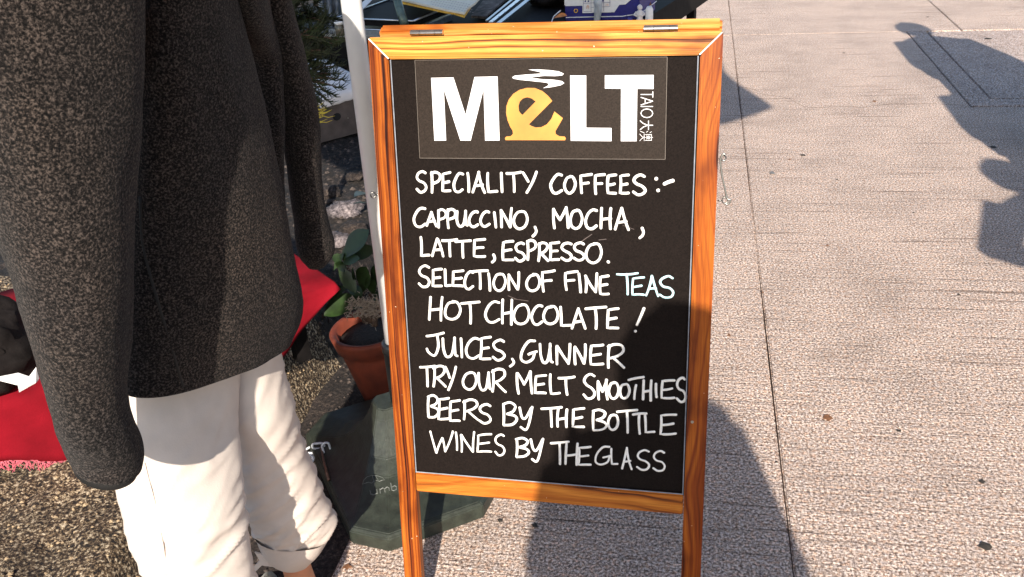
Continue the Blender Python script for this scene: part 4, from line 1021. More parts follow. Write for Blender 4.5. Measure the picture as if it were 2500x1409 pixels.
# black holdall behind, with dried leaves
hc = onT(1330, 30) + tb * .25
tag(blob('dark_holdall', hc + Vector((0, 0, .06)), .19, .16, .09, M_BAG, None, 9, .25, 2.5, 32, origin=hc), 'low dark holdall between the metal rails and the navy pack', 'bag')
lv = empty('dried_leaf', onT(1368, 40), 'curled orange dried leaf with a pale stalk left of the navy pack', 'leaf')
leaf(onT(1350, 46, ZT + .02), onT(1384, 36, ZT + .05), .018, .4, 'leaf_blade', lv, M_ORANGE)
v, f = tube([onT(1344, 60, ZT + .015), onT(1352, 40, ZT + .03), onT(1368, 26, ZT + .05)], [.002, .003, .004], 6); mk('stalk', v, f, M_PAPER, lv)
# navy pack with white label, ring and calendar sheet
dx_ = (onT(1560, 46) - onT(1380, 50)); du = dx_.normalized(); nb = Vector((-du.y, du.x, 0)); nb = nb if nb.y > 0 else -nb
pk0 = onT(1380, 52); plen = dx_.length
pack = empty('navy_pack', pk0 + du * plen / 2, 'navy blue pack with a white label and a calendar sheet on its front', 'pack')
def pkp(u, v_, z): return pk0 + du * u + nb * v_ + Vector((0, 0, z))
mk('pack_body', [pkp(u, v_, z) for z in (0, .34) for (u, v_) in ((0, 0), (plen, 0), (plen + .07, .22), (0, .22))], CUBE_F, M_NAVY, pack, bevel=.006)
PN = pk0; 
def pkx(px, py, d=.004): return rayplane(px, py, PN - nb * d, nb)
v, f = prism([pkx(x, y) for x, y in ((1378, -70), (1378, 12), (1381, 15), (1421, 14), (1430, 30), (1500, 30), (1512, 12), (1527, 11), (1540, 0), (1540, -70))], nb * .0015); mk('white_label', v, f, M_PAPER, pack)
v, f = prism([pkx(x, y, .0075) for x, y in ((1422, -60), (1422, 32), (1492, 30.5), (1491, -60))], nb * .0015); sheet_ = mk('calendar_sheet', v, f, M_PAPER, pack)
gl = MB()
for a, b in (((1424, 8), (1490, 6)), ((1443, -40), (1443, 28)), ((1474, -40), (1474, 27)), ((1424, 28), (1446, 28)), ((1444, 18), (1450, 18)), ((1468, 17), (1489, 16)), ((1424, -10), (1424, 26)), ((1489, -10), (1489, 16))): gl.add(*tube([pkx(*a, .0085), pkx(*b, .0085)], .0009, 4))
for x, y in ((1429, 3), (1436.5, 3), (1471.5, 2)): gl.add(*lathe([(.0045, 0), (.0045, .002)], pkx(x, y, .010), 10, nb))
gl.mk('calendar_grid', M_NAVY, sheet_)
rm = MB()
def red(seg, w=.0011):
    for s_ in seg: rm.add(*tube([pkx(x, y, .0088) for x, y in s_], w, 4))
red([[(1434, 13), (1432, 22)], [(1434, 13), (1438, 15), (1436, 22)], [(1431, 17), (1438, 17)]])
red([[(1478, 10), (1480.5, 10), (1480.5, 12), (1478, 14), (1480.5, 14)], [(1482.5, 10), (1485, 10), (1485, 14), (1482.5, 14), (1482.5, 10)], [(1482.5, 12), (1485, 12)]], .0006)
tag(rm.mk('calendar_numbers', M_ORANGE, sheet_), kind='stuff')
ringp = [pkx(1406 + 4.2 * math.cos(t * math.pi / 8), 26.5 + 4.2 * math.sin(t * math.pi / 8)) for t in range(16)]
v, f = tube(ringp, .0022, 6, closed=True); mk('ring', v, f, M_YELL, pack)
v, f = tube([pkx(1382, 43), pkx(1440, 41.5), pkx(1520, 40), pkx(1530, 38)], .0024, 6); mk('white_stripe', v, f, M_PAPER, pack)
v, f = tube([pkx(1531, 38), pkp(plen + .004, -.004, .03), pkp(plen + .075, .22, .05)], .0024, 6); mk('white_stripe', v, f, M_PAPER, pack)
v, f = tube([pkx(1460, -30, .02), pkx(1461, 20, .02), pkx(1456, 60, .025)], [.022, .020, .016], 12); tag(mk('stick', v, f, simple('peeling_stick', (0.5, 0.52, 0.53), rough=.7, var=.4, scale=18), None, smooth=True, origin=pkx(1456, 50, .02)), 'pale peeling stick standing in front of the navy pack', 'stick')
# small goods at the right end
g1 = onT(1556, 40) + tb * .10
yp = empty('yellow_pack', g1, 'small yellow and orange printed pack right of the navy one', 'pack')
obox('pack_body', g1, du, (.028, .03), .16, M_YELL, yp); obox('printed_band', g1 + Vector((0, 0, .05)), du, (.029, .031), .05, M_ORANGE, yp, bevel=.001)
sp0 = onT(1535, 50); v, f = prism([onT(1532, 50), onT(1543, 50), onT(1590, -10, ZT + .02), onT(1578, -10, ZT + .02)], (0, 0, .012)); tag(mk('blue_strip', v, f, simple('blue_stripe_print', (.05, .06, .3), rough=.5, var=.8, scale=60), None, origin=sp0), 'patterned blue strip lying beside the small figures', 'strip')
def figure(px, py, h, mat, label, seed):
    c = onT(px, py); r_ = empty('figurine', c, label, 'figurine', 'small figures at the right end of the table')
    v, f = lathe([(h * .22, 0), (h * .25, h * .05), (h * .16, h * .2), (h * .24, h * .42), (h * .2, h * .58), (h * .09, h * .68), (h * .07, h * .7)], c, 18); mk('figure_body', v, f, mat, r_, smooth=True)
    blob('figure_head', c + Vector((0, 0, h * .83)), h * .15, h * .15, h * .17, mat, r_, seed, .2, 2, 18, flatb=False)
    for s_ in (-1, 1): v, f = tube([c + du * s_ * h * .2 + Vector((0, 0, h * .55)), c + du * s_ * h * .32 - tb * h * .1 + Vector((0, 0, h * .4)), c + du * s_ * h * .12 - tb * h * .25 + Vector((0, 0, h * .36))], [h * .07, h * .06, h * .05], 8); mk('figure_arm', v, f, mat, r_, smooth=True)
figure(1562, 52, .085, M_CLOTHW, 'white pottery figurine at the foot of the brown one', 1)
figure(1572, 33, .12, M_BROWN, 'brown carved figurine with an orange tint at the table end', 2)
c = onT(1585, 52); v, f = lathe([(.016, 0), (.020, .01), (.020, .06), (.012, .075)], c, 16); tag(mk('white_pot', v, f, M_PAPER, None, smooth=True, origin=c), 'little white pot at the very right end of the table', 'pot')

# ================================================================== PERSON IN THE COAT
def ring(L, YL, R, YR, kn, kf, n=40, wig=None):
    """elliptical ring through two silhouette points; kn / kf = half depth toward / away from the viewer"""
    a, b = atY(*L, YL), atY(*R, YR); c = (a + b) / 2; h = (b - a) / 2
    dep = Vector((c.x, c.y, 0)).normalized()          # depth runs along the line of sight at the body
    out = []
    for k in range(n):
        th = 2 * math.pi * k / n; s_ = math.sin(th)
        out.append(c + h * math.cos(th) + dep * (s_ * (kf if s_ > 0 else kn)))
    return out
def loft(secs, sub=8, n=40, disp=None, cap0=True, cap1=True):
    rings = [ring(*s, n=n) for s in secs]
    cols = [catmull([r[k] for r in rings], sub) for k in range(n)]
    m = len(cols[0]); vs = [cols[k][i] for i in range(m) for k in range(n)]
    if disp:
        ctr = [sum((cols[k][i] for k in range(n)), Vector()) / n for i in range(m)]
        vs = [v + disp(v, (v - ctr[i // n]).normalized(), i % n, (i // n) / (m - 1)) for i, v in enumerate(vs)]
    fs = [(i * n + k, i * n + (k + 1) % n, (i + 1) * n + (k + 1) % n, (i + 1) * n + k) for i in range(m - 1) for k in range(n)]
    if cap0: fs.append(tuple(range(n - 1, -1, -1)))
    if cap1: fs.append(tuple((m - 1) * n + k for k in range(n)))
    return vs, fs, m
def hem_in(vs, m, n, inset=.006, depth=.03, upv=Vector((0, 0, 1))):
    """turn the last ring inwards and up so the garment has an edge"""
    last = vs[(m - 1) * n: m * n]; c = sum(last, Vector()) / n; base = len(vs); ex = []
    r1 = [p + (c - p).normalized() * inset - upv * .001 for p in last]; r2 = [p + upv * depth + (c - p) * .02 for p in r1]
    fs = [((m - 1) * n + k, (m - 1) * n + (k + 1) % n, base + (k + 1) % n, base + k) for k in range(n)]
    fs += [(base + k, base + (k + 1) % n, base + n + (k + 1) % n, base + n + k) for k in range(n)]
    return vs + r1 + r2, fs
def skin_body(name, V, E, Rr, mat, parent, sub=2, root=0):
    me = bpy.data.meshes.new(name); off = parent.location
    me.from_pydata([tuple(Vector(v) - off) for v in V], E, []); o = bpy.data.objects.new(name, me); COL.objects.link(o)
    md = o.modifiers.new('skin', 'SKIN'); md.use_smooth_shade = True
    sk = me.skin_vertices[0].data
    for i, r in enumerate(Rr): sk[i].radius = (r, r) if not isinstance(r, tuple) else r; sk[i].use_root = (i == root)
    s = o.modifiers.new('sub', 'SUBSURF'); s.levels = sub; s.render_levels = sub
    dg = bpy.context.evaluated_depsgraph_get(); m2 = bpy.data.meshes.new_from_object(o.evaluated_get(dg)); m2.materials.clear(); m2.materials.append(mat)
    m2.polygons.foreach_set('use_smooth', [True] * len(m2.polygons))
    bpy.data.objects.remove(o); o2 = bpy.data.objects.new(name, m2); COL.objects.link(o2); o2.parent = parent; return o2

per = empty('person', (-0.50, 1.30, 0), 'person in a charcoal wool coat and rolled off-white trousers at the left', 'person')
def wool_d(seed, amp=.006):
    def d(v, nrm, k, t):
        return nrm * (amp * noise.fractal(Vector((v.x * 5 + seed, v.y * 5, v.z * 2.2)), 1, 2, 3) + amp * .8 * noise.noise(Vector((v.x * 16 + seed, v.y * 16, v.z * 3))) + .0012 * noise.noise(v * 45))
    return d
# torso of the coat
tor = [((395, -330), 1.20, (520, -330), 1.22, .05, .06), ((370, -250), 1.18, (530, -250), 1.26, .09, .08), ((355, -120), 1.18, (550, -120), 1.30, .10, .09), ((340, 0), 1.18, (578, 0), 1.32, .09, .09), ((335, 200), 1.17, (634, 200), 1.34, .085, .09),
       ((320, 410), 1.16, (680, 410), 1.36, .08, .09), ((310, 600), 1.15, (713, 600), 1.37, .075, .09), ((300, 780), 1.13, (737, 710), 1.38, .075, .10), ((296, 890), 1.12, (738, 770), 1.39, .070, .10), ((297, 957), 1.11, (718, 822), 1.38, .066, .09)]
def torso_d(v, nrm, k, t):
    d = wool_d(2)(v, nrm, k, t)
    return d
n_ = 72
vs, fs, m = loft(tor, 9, n_, torso_d, True, False)
vs, f2 = hem_in(vs, m, n_); coat = mk('coat', vs, fs + f2, M_WOOL, per, smooth=True)
# inner fold of the coat behind the back panel
fold_s = [((500, -260), 1.40, (640, -260), 1.44, .13, .08), ((520, -120), 1.40, (655, -120), 1.44, .15, .06), ((550, 0), 1.42, (662, 0), 1.45, .13, .05), ((572, 80), 1.45, (678, 80), 1.47, .08, .05), ((600, 150), 1.48, (690, 150), 1.48, .035, .04), ((620, 300), 1.48, (699, 300), 1.48, .035, .04), ((640, 420), 1.48, (697, 430), 1.48, .03, .04), ((650, 540), 1.47, (704, 560), 1.47, .03, .03), ((660, 680), 1.46, (708, 690), 1.46, .02, .03)]
vs, fs, m = loft(fold_s, 7, 36, wool_d(9, .004)); mk('coat_fold', vs, fs, M_WOOL, per, smooth=True)
# far sleeve
far_s = [((580, -230), 1.46, (650, -230), 1.46, .05, .05), ((605, -100), 1.49, (678, -100), 1.49, .05, .05), ((630, 0), 1.51, (705, 0), 1.51, .05, .05), ((668, 150), 1.53, (744, 150), 1.53, .05, .05), ((686, 290), 1.54, (779, 290), 1.54, .05, .05), ((704, 450), 1.54, (787, 450), 1.54, .05, .05), ((718, 540), 1.54, (803, 540), 1.54, .045, .045), ((722, 590), 1.54, (819, 588), 1.54, .04, .04), ((730, 625), 1.54, (815, 620), 1.54, .035, .03), ((750, 650), 1.54, (796, 646), 1.54, .02, .02)]
def fars_d(v, nrm, k, t):
    return wool_d(14, .005)(v, nrm, k, t)
vs, fs, m = loft(far_s, 7, 40, fars_d); mk('sleeve', vs, fs, M_WOOL, per, smooth=True)
# near sleeve
near_s = [((60, -560), .98, (330, -560), 1.05, .06, .06), ((-180, -420), .95, (365, -420), 1.05, .09, .09), ((-250, -200), .93, (368, -200), 1.04, .10, .10), ((-200, 50), .93, (360, 50), 1.03, .10, .10), ((-130, 280), .93, (350, 280), 1.02, .095, .10), ((-60, 470), .93, (336, 470), 1.01, .09, .09), ((8, 640), .93, (326, 640), 1.0, .085, .09),
          ((55, 790), .93, (316, 790), 1.0, .08, .085), ((98, 940), .93, (303, 925), .99, .07, .08), ((128, 1040), .93, (318, 1020), .98, .065, .07), ((152, 1100), .94, (341, 1078), .98, .055, .06), ((172, 1134), .94, (337, 1122), .975, .05, .055)]
def near_d(v, nrm, k, t):
    d = wool_d(21, .007)(v, nrm, k, t)
    return d
vs, fs, m = loft(near_s, 8, 64, near_d, True, False)
vs, f2 = hem_in(vs, m, 64, .007, .05); mk('sleeve', vs, fs + f2, M_WOOL, per, smooth=True)
lin = [((168, 1080), .945, (333, 1060), .975, .045, .05), ((176, 1144), .943, (336, 1132), .972, .050, .048), ((188, 1158), .95, (328, 1148), .965, .044, .044)]
vs, fs, m = loft(lin, 5, 40); mk('sleeve_lining', vs, fs, M_LINING, per, smooth=True)
# seam welt on the coat: follow the coat surface
bvhC = BVHTree.FromPolygons([tuple(v.co + per.location) for v in coat.data.vertices], [tuple(p.vertices) for p in coat.data.polygons])
def on_bvh(bvh, px, py, lift=0.0):
    r = ray(px, py).normalized(); h = bvh.ray_cast(CAM, r, 10)
    return None if h[0] is None else h[0] - r * lift
sp_pts = [on_bvh(bvhC, x, y, -.0008) for x, y in ((343, 480), (346, 560), (352, 610), (372, 690), (398, 780), (425, 870), (441, 925), (447, 945))]
sp_pts = [p for p in sp_pts if p is not None]
if len(sp_pts) > 3:
    v, f = tube(catmull(sp_pts, 5), .0022, 6); mk('coat_seam', v, f, M_LINING, per, smooth=True)
# trousers
def crease(px, py, v):  # unused placeholder for readability
    return 0
KN = atY(790, 1230, 1.40); 
def trs_d(seed, knee, side):
    def d(v, nrm, k, t):
        q = v - knee; r = q.length
        # wrinkles fanning out from behind the knee
        ang_ = math.atan2(q.z, q.x + .25)
        w = math.sin(ang_ * 46 + 3 * noise.noise(v * 9)) * math.exp(-((r - .07) / .09) ** 2)
        vert = noise.noise(Vector((v.x * 17 + seed, v.y * 8, v.z * 2.2)))
        low = smoothstep(.75, .45, v.z)
        g1_ = noise.noise(Vector(((v.x * .75 - v.z) * 22 + seed, v.y * 7, (v.x + v.z * .75) * 4.0)))
        g2_ = noise.noise(Vector(((v.x * .75 - v.z) * 52 + seed + 9, v.y * 12, (v.x + v.z * .75) * 7)))
        rdg = (1 - min(1, abs(g1_) * 2.4)) ** 1.5 * .0075 + (1 - min(1, abs(g2_) * 2.4)) ** 1.4 * .0022
        return nrm * (.0010 * w + .005 * vert + rdg * (.25 + .75 * low) - .004)
    return d
nl = [((340, 640), 1.20, (590, 640), 1.34, .05, .06), ((305, 850), 1.19, (590, 850), 1.32, .055, .06), ((300, 985), 1.16, (584, 985), 1.28, .06, .07), ((302, 1100), 1.12, (588, 1100), 1.22, .055, .08), ((280, 1200), 1.09, (596, 1200), 1.18, .065, .08), ((304, 1290), 1.09, (610, 1290), 1.17, .065, .075), ((352, 1409), 1.09, (624, 1409), 1.16, .06, .07), ((430, 1560), 1.09, (640, 1540), 1.15, .055, .06), ((465, 1660), 1.09, (645, 1640), 1.14, .05, .055)]
vs, fs, m = loft(nl, 14, 96, trs_d(3, atY(560, 1250, 1.12), 1), True, False)
vs, f2 = hem_in(vs, m, 96, .004, .04); tr1 = mk('trouser_leg', vs, fs + f2, M_TROUS, per, smooth=True)
bvhT = BVHTree.FromPolygons([tuple(v.co + per.location) for v in tr1.data.vertices], [tuple(p.vertices) for p in tr1.data.polygons])
sm_ = [on_bvh(bvhT, x, y, .0002) for x, y in ((352, 1130), (362, 1170), (378, 1230), (392, 1300), (402, 1360), (408, 1420), (420, 1500))]
sm_ = [p for p in sm_ if p is not None]
if len(sm_) > 3:
    v, f = tube(catmull(sm_, 5), .0016, 6); mk('side_seam', v, f, M_TROUS, tr1, smooth=True)
flg = [((520, 560), 1.30, (680, 560), 1.42, .03, .05), ((540, 760), 1.33, (684, 760), 1.42, .03, .05), ((560, 880), 1.34, (698, 880), 1.42, .04, .06), ((566, 1000), 1.32, (722, 985), 1.42, .06, .07), ((572, 1100), 1.34, (750, 1090), 1.43, .06, .07), ((584, 1190), 1.35, (788, 1190), 1.44, .06, .07), ((598, 1260), 1.36, (819, 1262), 1.45, .058, .065),
       ((612, 1300), 1.37, (812, 1290), 1.45, .055, .06), ((628, 1330), 1.385, (778, 1328), 1.45, .05, .055), ((646, 1348), 1.395, (745, 1350), 1.45, .045, .05)]
vs, fs, m = loft(flg, 14, 96, trs_d(8, atY(800, 1240, 1.40), -1), True, False)
vs, f2 = hem_in(vs, m, 96, .004, .04); tr2 = mk('trouser_leg', vs, fs + f2, M_TROUS, per, smooth=True)
# rolled cuff with an open flap on the far leg
cf_ = [((622, 1306), 1.375, (806, 1292), 1.455, .058, .062), ((634, 1332), 1.385, (782, 1330), 1.455, .056, .058), ((648, 1354), 1.395, (752, 1358), 1.455, .05, .05)]
vs, fs, m = loft(cf_, 6, 64, lambda v, nrm, k, t: nrm * (.003 + .004 * noise.noise(v * 22)), False, False)
vs, f2 = hem_in(vs, m, 64, .004, .02); mk('trouser_cuff', vs, fs + f2, M_TROUS, per, smooth=True)
fp = [atY(x, y, 1.375) for x, y in ((622, 1345), (650, 1352), (668, 1382), (640, 1378), (618, 1400), (612, 1392), (634, 1366))]
v, f = prism(fp, (0, -.004, 0)); mk('cuff_flap', v, f, M_TROUS, per, bevel=.001)
# body: one skinned figure inside the clothes
hip = Vector((-0.47, 1.27, .84)); chest = Vector((-0.46, 1.26, 1.20)); nk = Vector((-0.46, 1.25, 1.43))
ax_ = (atY(740, 640, 1.52) - atY(250, 1150, .96)); 
BV = [hip + Vector((0, .04, 0)), Vector((-0.465, 1.265, 1.02)), chest, nk, Vector((-0.475, 1.245, 1.50)), Vector((-0.49, 1.24, 1.60)), Vector((-0.49, 1.24, 1.68)),
      Vector((-0.50, 1.10, 1.34)), atY(150, 300, .99), atY(240, 900, .97), atY(250, 990, .965), atY(254, 1040, .96),
      atY(640, -90, 1.50), atY(706, 110, 1.54), atY(742, 320, 1.545), atY(752, 450, 1.545), atY(762, 560, 1.545),
      Vector((-0.50, 1.28, .78)), atY(455, 1150, 1.20), atY(560, 1560, 1.12), atY(560, 1660, 1.12), atY(560, 1690, 1.12),
      Vector((-0.45, 1.38, .78)), atY(668, 1120, 1.42), atY(712, 1330, 1.425), atY(726, 1392, 1.43), atY(734, 1440, 1.435)]
BV[21] = Vector((BV[20].x, BV[20].y, .06)); 
BV[20] = Vector((BV[20].x, BV[20].y + .0, .14)); BV[26] = Vector((BV[25].x + .005, BV[25].y, .055))
for i in (7, 8): BV[i] = BV[i]
BE = [(0, 1), (1, 2), (2, 3), (3, 4), (4, 5), (5, 6), (2, 7), (7, 8), (8, 9), (9, 10), (10, 11), (2, 12), (12, 13), (13, 14), (14, 15), (15, 16), (0, 17), (17, 18), (18, 19), (19, 20), (20, 21), (0, 22), (22, 23), (23, 24), (24, 25), (25, 26)]
BR = [.05, .06, .065, .05, .055, .085, .06, .04, .035, .028, .022, .03, .028, .022, .020, .018, .020, .026, .030, .030, .030, .034, .030, .032, .032, .031, .035]
skin_body('body', BV, BE, BR, M_SKIN, per)
# head detail (above the picture): hair, nose, ear
hd = Vector((-0.49, 1.24, 1.62)); face = Vector((-0.93, 0.36, 0)).normalized()
blob('hair', hd - face * .025 + Vector((0, 0, .025)), .098, .098, .11, M_HAIR, per, 3, .12, 3, 32, flatb=False)
v, f = tube([hd + face * .085 + Vector((0, 0, .0)), hd + face * .112 - Vector((0, 0, .03))], [.008, .013], 8); mk('nose', v, f, M_SKIN, per, smooth=True)
for s_ in (-1, 1):
    q = hd + face * .088 + Vector((0, 0, .012)) + Vector((-face.y, face.x, 0)) * s_ * .03; v, f = lathe([(.012, -.003), (.008, .003)], q, 10, face); mk('eye', v, f, M_HAIR, per, smooth=True)
v, f = tube([hd + face * .088 - Vector((0, 0, .055)) + Vector((-face.y, face.x, 0)) * a * .022 for a in (-1, 0, 1)], .004, 6); mk('mouth', v, f, M_ORANGE, per, smooth=True)
# hands drawn up inside the sleeves
def hand(base, down, side, parent):
    pal = [base, base + down * .045, base + down * .085]; V = list(pal); E_ = [(0, 1), (1, 2)]; R2 = [(.020, .014), (.032, .014), (.036, .013)]
    for k, (off, ln) in enumerate(((-.026, .062), (-.009, .072), (.009, .068), (.025, .052))):
        a = base + down * .085 + side * off; i = len(V); V += [a, a + down * ln * .55, a + down * ln * .85 + side.cross(down) * .015]; E_ += [(2, i), (i, i + 1), (i + 1, i + 2)]; R2 += [.0085, .008, .007]
    i = len(V); V += [base + down * .03 - side * .03, base + down * .06 - side * .045]; E_ += [(1, i), (i, i + 1)]; R2 += [.010, .009]
    return skin_body('hand', V, E_, R2, M_SKIN, parent, 1)
# feet with sandals; toes point left
def foot_(ank, toe_dir):
    s_ = Vector((-toe_dir.y, toe_dir.x, 0)); a = Vector((ank.x, ank.y, 0))
    V = [a - toe_dir * .035 + Vector((0, 0, .045)), a + toe_dir * .02 + Vector((0, 0, .055)), a + toe_dir * .09 + Vector((0, 0, .042)), a + toe_dir * .145 + Vector((0, 0, .03))]
    E_ = [(0, 1), (1, 2), (2, 3)]; R2 = [(.028, .026), (.030, .032), (.036, .020), (.040, .014)]
    for k, (o_, l) in enumerate(((-.030, .048), (-.012, .046), (.004, .040), (.018, .034), (.031, .026))):
        i = len(V); V += [a + toe_dir * .15 + s_ * o_ + Vector((0, 0, .026)), a + toe_dir * (.15 + l) + s_ * o_ * 1.1 + Vector((0, 0, .022))]; E_ += [(3, i), (i, i + 1)]; R2 += [.010, .008]
    skin_body('foot', V, E_, R2, M_SKIN, per, 1, 1)
    sole = [a + toe_dir * u + s_ * w for u, w in ((-.07, 0), (-.06, .028), (-.02, .036), (.06, .034), (.12, .044), (.17, .042), (.205, .015), (.21, -.01), (.20, -.035), (.15, -.048), (.08, -.042), (-.02, -.036), (-.06, -.028))]
    v, f = prism([p + Vector((0, 0, .001)) for p in sole], (0, 0, .016)); so_ = mk('sandal', v, f, M_SOLE, per, bevel=.002)
    for u, w_, h in ((.10, .022, .062), (.035, .014, .085)):
        st_ = [a + toe_dir * u + s_ * .046 * math.cos(t * math.pi / 8) + Vector((0, 0, .012 + h * math.sin(t * math.pi / 8))) for t in range(9)]
        v, f = tube(st_, w_, 8, flat=.12, nrm=None); mk('sandal_strap', v, f, M_SANDAL, so_, smooth=True)
tdir = Vector((-0.90, 0.20, 0)).normalized()
foot_(BV[26], tdir); foot_(BV[21], tdir)

# ================================================================== THE TWO PEOPLE OUTSIDE THE PICTURE (their shadows lie on the pavement)
def standing(name_label, base, facing, h, clothes, arms, skirt=None, mat2=M_JEANS, trousers=False):
    """a standing figure; arms = (left, right) lists of (side, forward, up) joints from the shoulder"""
    F = Vector(facing).normalized(); Sd = Vector((F.y, -F.x, 0)); b = Vector(base)
    r = empty('person', b, name_label, 'person'); k = h / 1.7
    P = lambda s_, f_, z: b + Sd * s_ * k + F * f_ * k + Vector((0, 0, z * k))
    V = [P(0, 0, .93), P(0, 0, 1.08), P(0, .0, 1.28), P(0, 0, 1.42), P(0, .01, 1.49), P(0, .02, 1.58), P(0, .02, 1.635)]
    E_ = [(i, i + 1) for i in range(6)]; R2 = [(.15 * k, .10 * k), (.13 * k, .09 * k), (.15 * k, .10 * k), .055 * k, .05 * k, .09 * k, .06 * k]
    for s_, arm in ((-1, arms[0]), (1, arms[1])):
        pr_i = 2; 
        for j, q in enumerate(arm):
            V.append(P(*q)); E_.append((pr_i, len(V) - 1)); pr_i = len(V) - 1; R2.append([.055, .042, .034, .026][min(j, 3)] * k)
        a, c = Vector(arm[-2]), Vector(arm[-1]); dd = (c - a).normalized()
        for fi in range(5):
            o_ = (fi - 2) * .014; sd2 = Vector((0, 0, 1)) if abs(dd.z) < .6 else Vector((0, 1, 0)); i = len(V)
            e1 = c + dd * .05 + sd2 * o_; e2 = c + dd * (.085 + .01 * (2 - abs(fi - 2))) + sd2 * o_ * 1.2
            V += [P(*e1), P(*e2)]; E_ += [(pr_i, i), (i, i + 1)]; R2 += [.011 * k, .008 * k]
    for s_ in (-1, 1):
        i = len(V); V += [P(s_ * .09, 0, .86), P(s_ * .10, .02, .48), P(s_ * .105, 0, .09), P(s_ * .11, .06, .045), P(s_ * .115, .17, .03)]
        E_ += [(0, i), (i, i + 1), (i + 1, i + 2), (i + 2, i + 3), (i + 3, i + 4)]; R2 += [.085 * k, .055 * k, .038 * k, .04 * k, .03 * k]
    skin_body('body', V, E_, R2, M_SKIN, r)
    hd = P(0, .01, 1.60); blob('hair', hd - F * .02, .105 * k, .105 * k, .12 * k, M_HAIR, r, 5, .1, 3, 28, flatb=False)
    v, f = tube([P(0, .105, 1.59), P(0, .128, 1.555)], [.008, .013], 8); mk('nose', v, f, M_SKIN, r, smooth=True)
    for s_ in (-1, 1): v, f = lathe([(.010, -.002), (.006, .003)], P(s_ * .032, .108, 1.60), 10, F); mk('eye', v, f, M_HAIR, r)
    # clothes as lofted shells round the body
    def shell(nm, rows, mat, n=36):
        vs = [P(cx_ + a_ * math.cos(2 * math.pi * q / n), b_ * math.sin(2 * math.pi * q / n), z) for (cx_, a_, b_, z) in rows for q in range(n)]
        fs = [(i * n + q, i * n + (q + 1) % n, (i + 1) * n + (q + 1) % n, (i + 1) * n + q) for i in range(len(rows) - 1) for q in range(n)]
        o = mk(nm, vs, fs, mat, r, smooth=True); o.modifiers.new('t', 'SOLIDIFY').thickness = .004
    shell('top', [(0, .06, .06, 1.45), (0, .19, .115, 1.38), (0, .195, .13, 1.28), (0, .165, .12, 1.10), (0, .17, .125, .98), (0, .185, .135, .90)], clothes)
    if skirt: shell('skirt', skirt, clothes)
    if trousers or not skirt:
        for s_ in (-1, 1): shell('trouser_leg', [(s_ * .09, .105, .115, .92), (s_ * .095, .09, .10, .7), (s_ * .10, .075, .085, .45), (s_ * .105, .07, .08, .08)], mat2)
    for s_, arm in ((-1, arms[0]), (1, arms[1])):
        v, f = tube([P(*arm[0]), P(*arm[1]), (P(*arm[1]) + P(*arm[2])) / 2], [.075 * k, .066 * k, .055 * k], 14); mk('sleeve', v, f, clothes, r, smooth=True)
    return r, P
PHB = Vector((0.140, -0.32, 0))
JK = [(0, .11, .08, 1.47), (0, .225, .13, 1.41), (0, .25, .15, 1.2), (0, .245, .16, 1.0), (0, .25, .165, .82)]
standing('tall person in a loose grey jacket holding a camera at chest height, outside the picture', PHB, SA, 1.73, M_DRESS,
    ([(-.18, 0, 1.35), (-.245, -.02, 1.10), (-.20, .20, 1.24)], [(.18, 0, 1.35), (.245, -.02, 1.10), (-.06, .20, 1.24)]), skirt=JK, trousers=True)
LC = [(0, .07, .06, 1.45), (0, .17, .12, 1.39), (0, .225, .15, 1.25), (0, .25, .17, 1.0), (0, .29, .19, .75), (0, .33, .21, .5), (0, .35, .22, .38)]
P2 = Vector((2.66, 3.62, 0))
standing('person in a blue shirt standing far off on the pavement, outside the picture', P2, SA, 1.74, M_SHIRT,
    ([(-.17, 0, 1.36), (-.24, -.02, 1.10), (-.27, .06, .90)], [(.17, 0, 1.36), (.24, -.02, 1.10), (.27, .06, .90)]), skirt=LC, trousers=True)

standing('person in dark clothes with elbows out, between the two others outside the picture', Vector((2.40, 2.30, 0)), SA, 1.80, M_JEANS,
    ([(-.17, 0, 1.36), (-.24, -.02, 1.10), (-.27, .06, .90)], [(.17, 0, 1.36), (.24, -.02, 1.10), (.27, .06, .90)]), skirt=LC, trousers=True)
standing('person in a grey dress with hands on hips beside the pavement slabs, outside the picture', Vector((1.93, 1.08, 0)), SA, 1.62, M_DRESS,
    ([(-.17, 0, 1.37), (-.36, -.02, 1.14), (-.16, .10, .98)], [(.17, 0, 1.37), (.36, .0, 1.14), (.18, .10, .98)]),
    skirt=[(0, .17, .125, 1.0), (0.0, .22, .17, .90), (0, .27, .20, .75), (0, .31, .23, .60), (0, .325, .25, .45), (0, .33, .26, .34)])
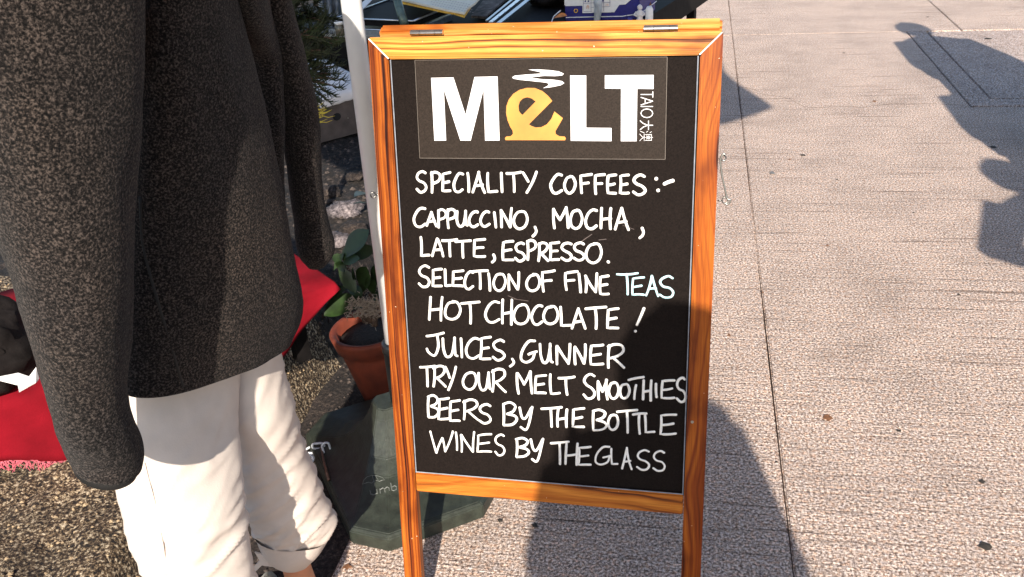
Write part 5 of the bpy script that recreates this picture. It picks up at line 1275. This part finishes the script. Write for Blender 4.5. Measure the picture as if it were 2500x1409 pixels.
# ================================================================== SCRAPS ON THE PAVEMENT
scr = [(2020, 1022, .016, 1), (1960, 380, .014, 0), (1885, 424, .018, 2), (1928, 390, .008, 1), (2412, 95, .022, 0), (2195, 1053, .007, 0), (2397, 1177, .008, 0), (2405, 1335, .017, 0), (2425, 360, .018, 0), (2043, 439, .007, 0), (1895, 1129, .004, 0),
       (2135, 248, .012, 2), (2060, 130, .010, 0), (1952, 248, .006, 0), (2340, 720, .006, 0), (1862, 715, .005, 1), (2020, 600, .006, 2), (2265, 42, .010, 0), (1306, 1284, .009, 0), (1222, 1272, .008, 0), (848, 1385, .010, 1), (2125, 1075, .004, 1), (1780, 820, .007, 1), (2230, 520, .005, 0)]
kinds = ['dark leaf scrap', 'brown leaf scrap', 'grey flattened scrap']
where = ['on the concrete in the middle right', 'right of the pavement joint near the board hook', 'flattened just right of the joint beside the hook', 'between the two larger scraps beside the hook', 'beyond the inspection cover in the sun', 'in the sun, small, low at the right', 'tiny, low at the far right', 'largest near the bottom right corner',
         'at the edge of the long shadow on the right', 'small, in the sun between joint and long shadow', 'lodged in the pavement joint', 'next to the thin crack', 'high up in the sunny slab', 'beside the crack near the board', 'small, halfway down at the right', 'beside the joint halfway down', 'in the middle of the sunny slab', 'near the upper slab joint',
         'on the lit concrete below the bottom rail', 'close to the parasol base rim', 'at the pavement edge near the ankle', 'tiny, left of the low right ones', 'in the sun right beside the board upright', 'tiny, in the broomed sunny concrete']
for i, (x, y, r, k) in enumerate(scr):
    c = atZ(x, y, 0.0); rr = random.Random(i); vs = []; n = 9; a0 = rr.random() * 3
    for j in range(n):
        t = 2 * math.pi * j / n + a0; e = r * (1 if j % 2 else .7) * rr.uniform(.7, 1.1); vs.append(c + Vector((math.cos(t) * e, math.sin(t) * e * 1.1, .001 + rr.uniform(0, .3) * r * .5)))
    top = [v + Vector((0, 0, .0015)) for v in vs]; cc = c + Vector((0, 0, .003 + r * .12))
    V = vs + top + [cc, c + Vector((0, 0, .0005))]; F_ = [(j, (j + 1) % n, n + (j + 1) % n, n + j) for j in range(n)] + [(n + j, n + (j + 1) % n, 2 * n) for j in range(n)] + [((j + 1) % n, j, 2 * n + 1) for j in range(n)]
    o = mk('leaf_scrap', V, F_, [M_SPOT, M_SPOTB, simple('grey_scrap', (.16, .15, .14)) if i == 2 else M_SPOTB][k], None, origin=c)
    tag(o, kinds[k] + ' ' + where[i], 'leaf scrap', 'scraps lying on the pavement')
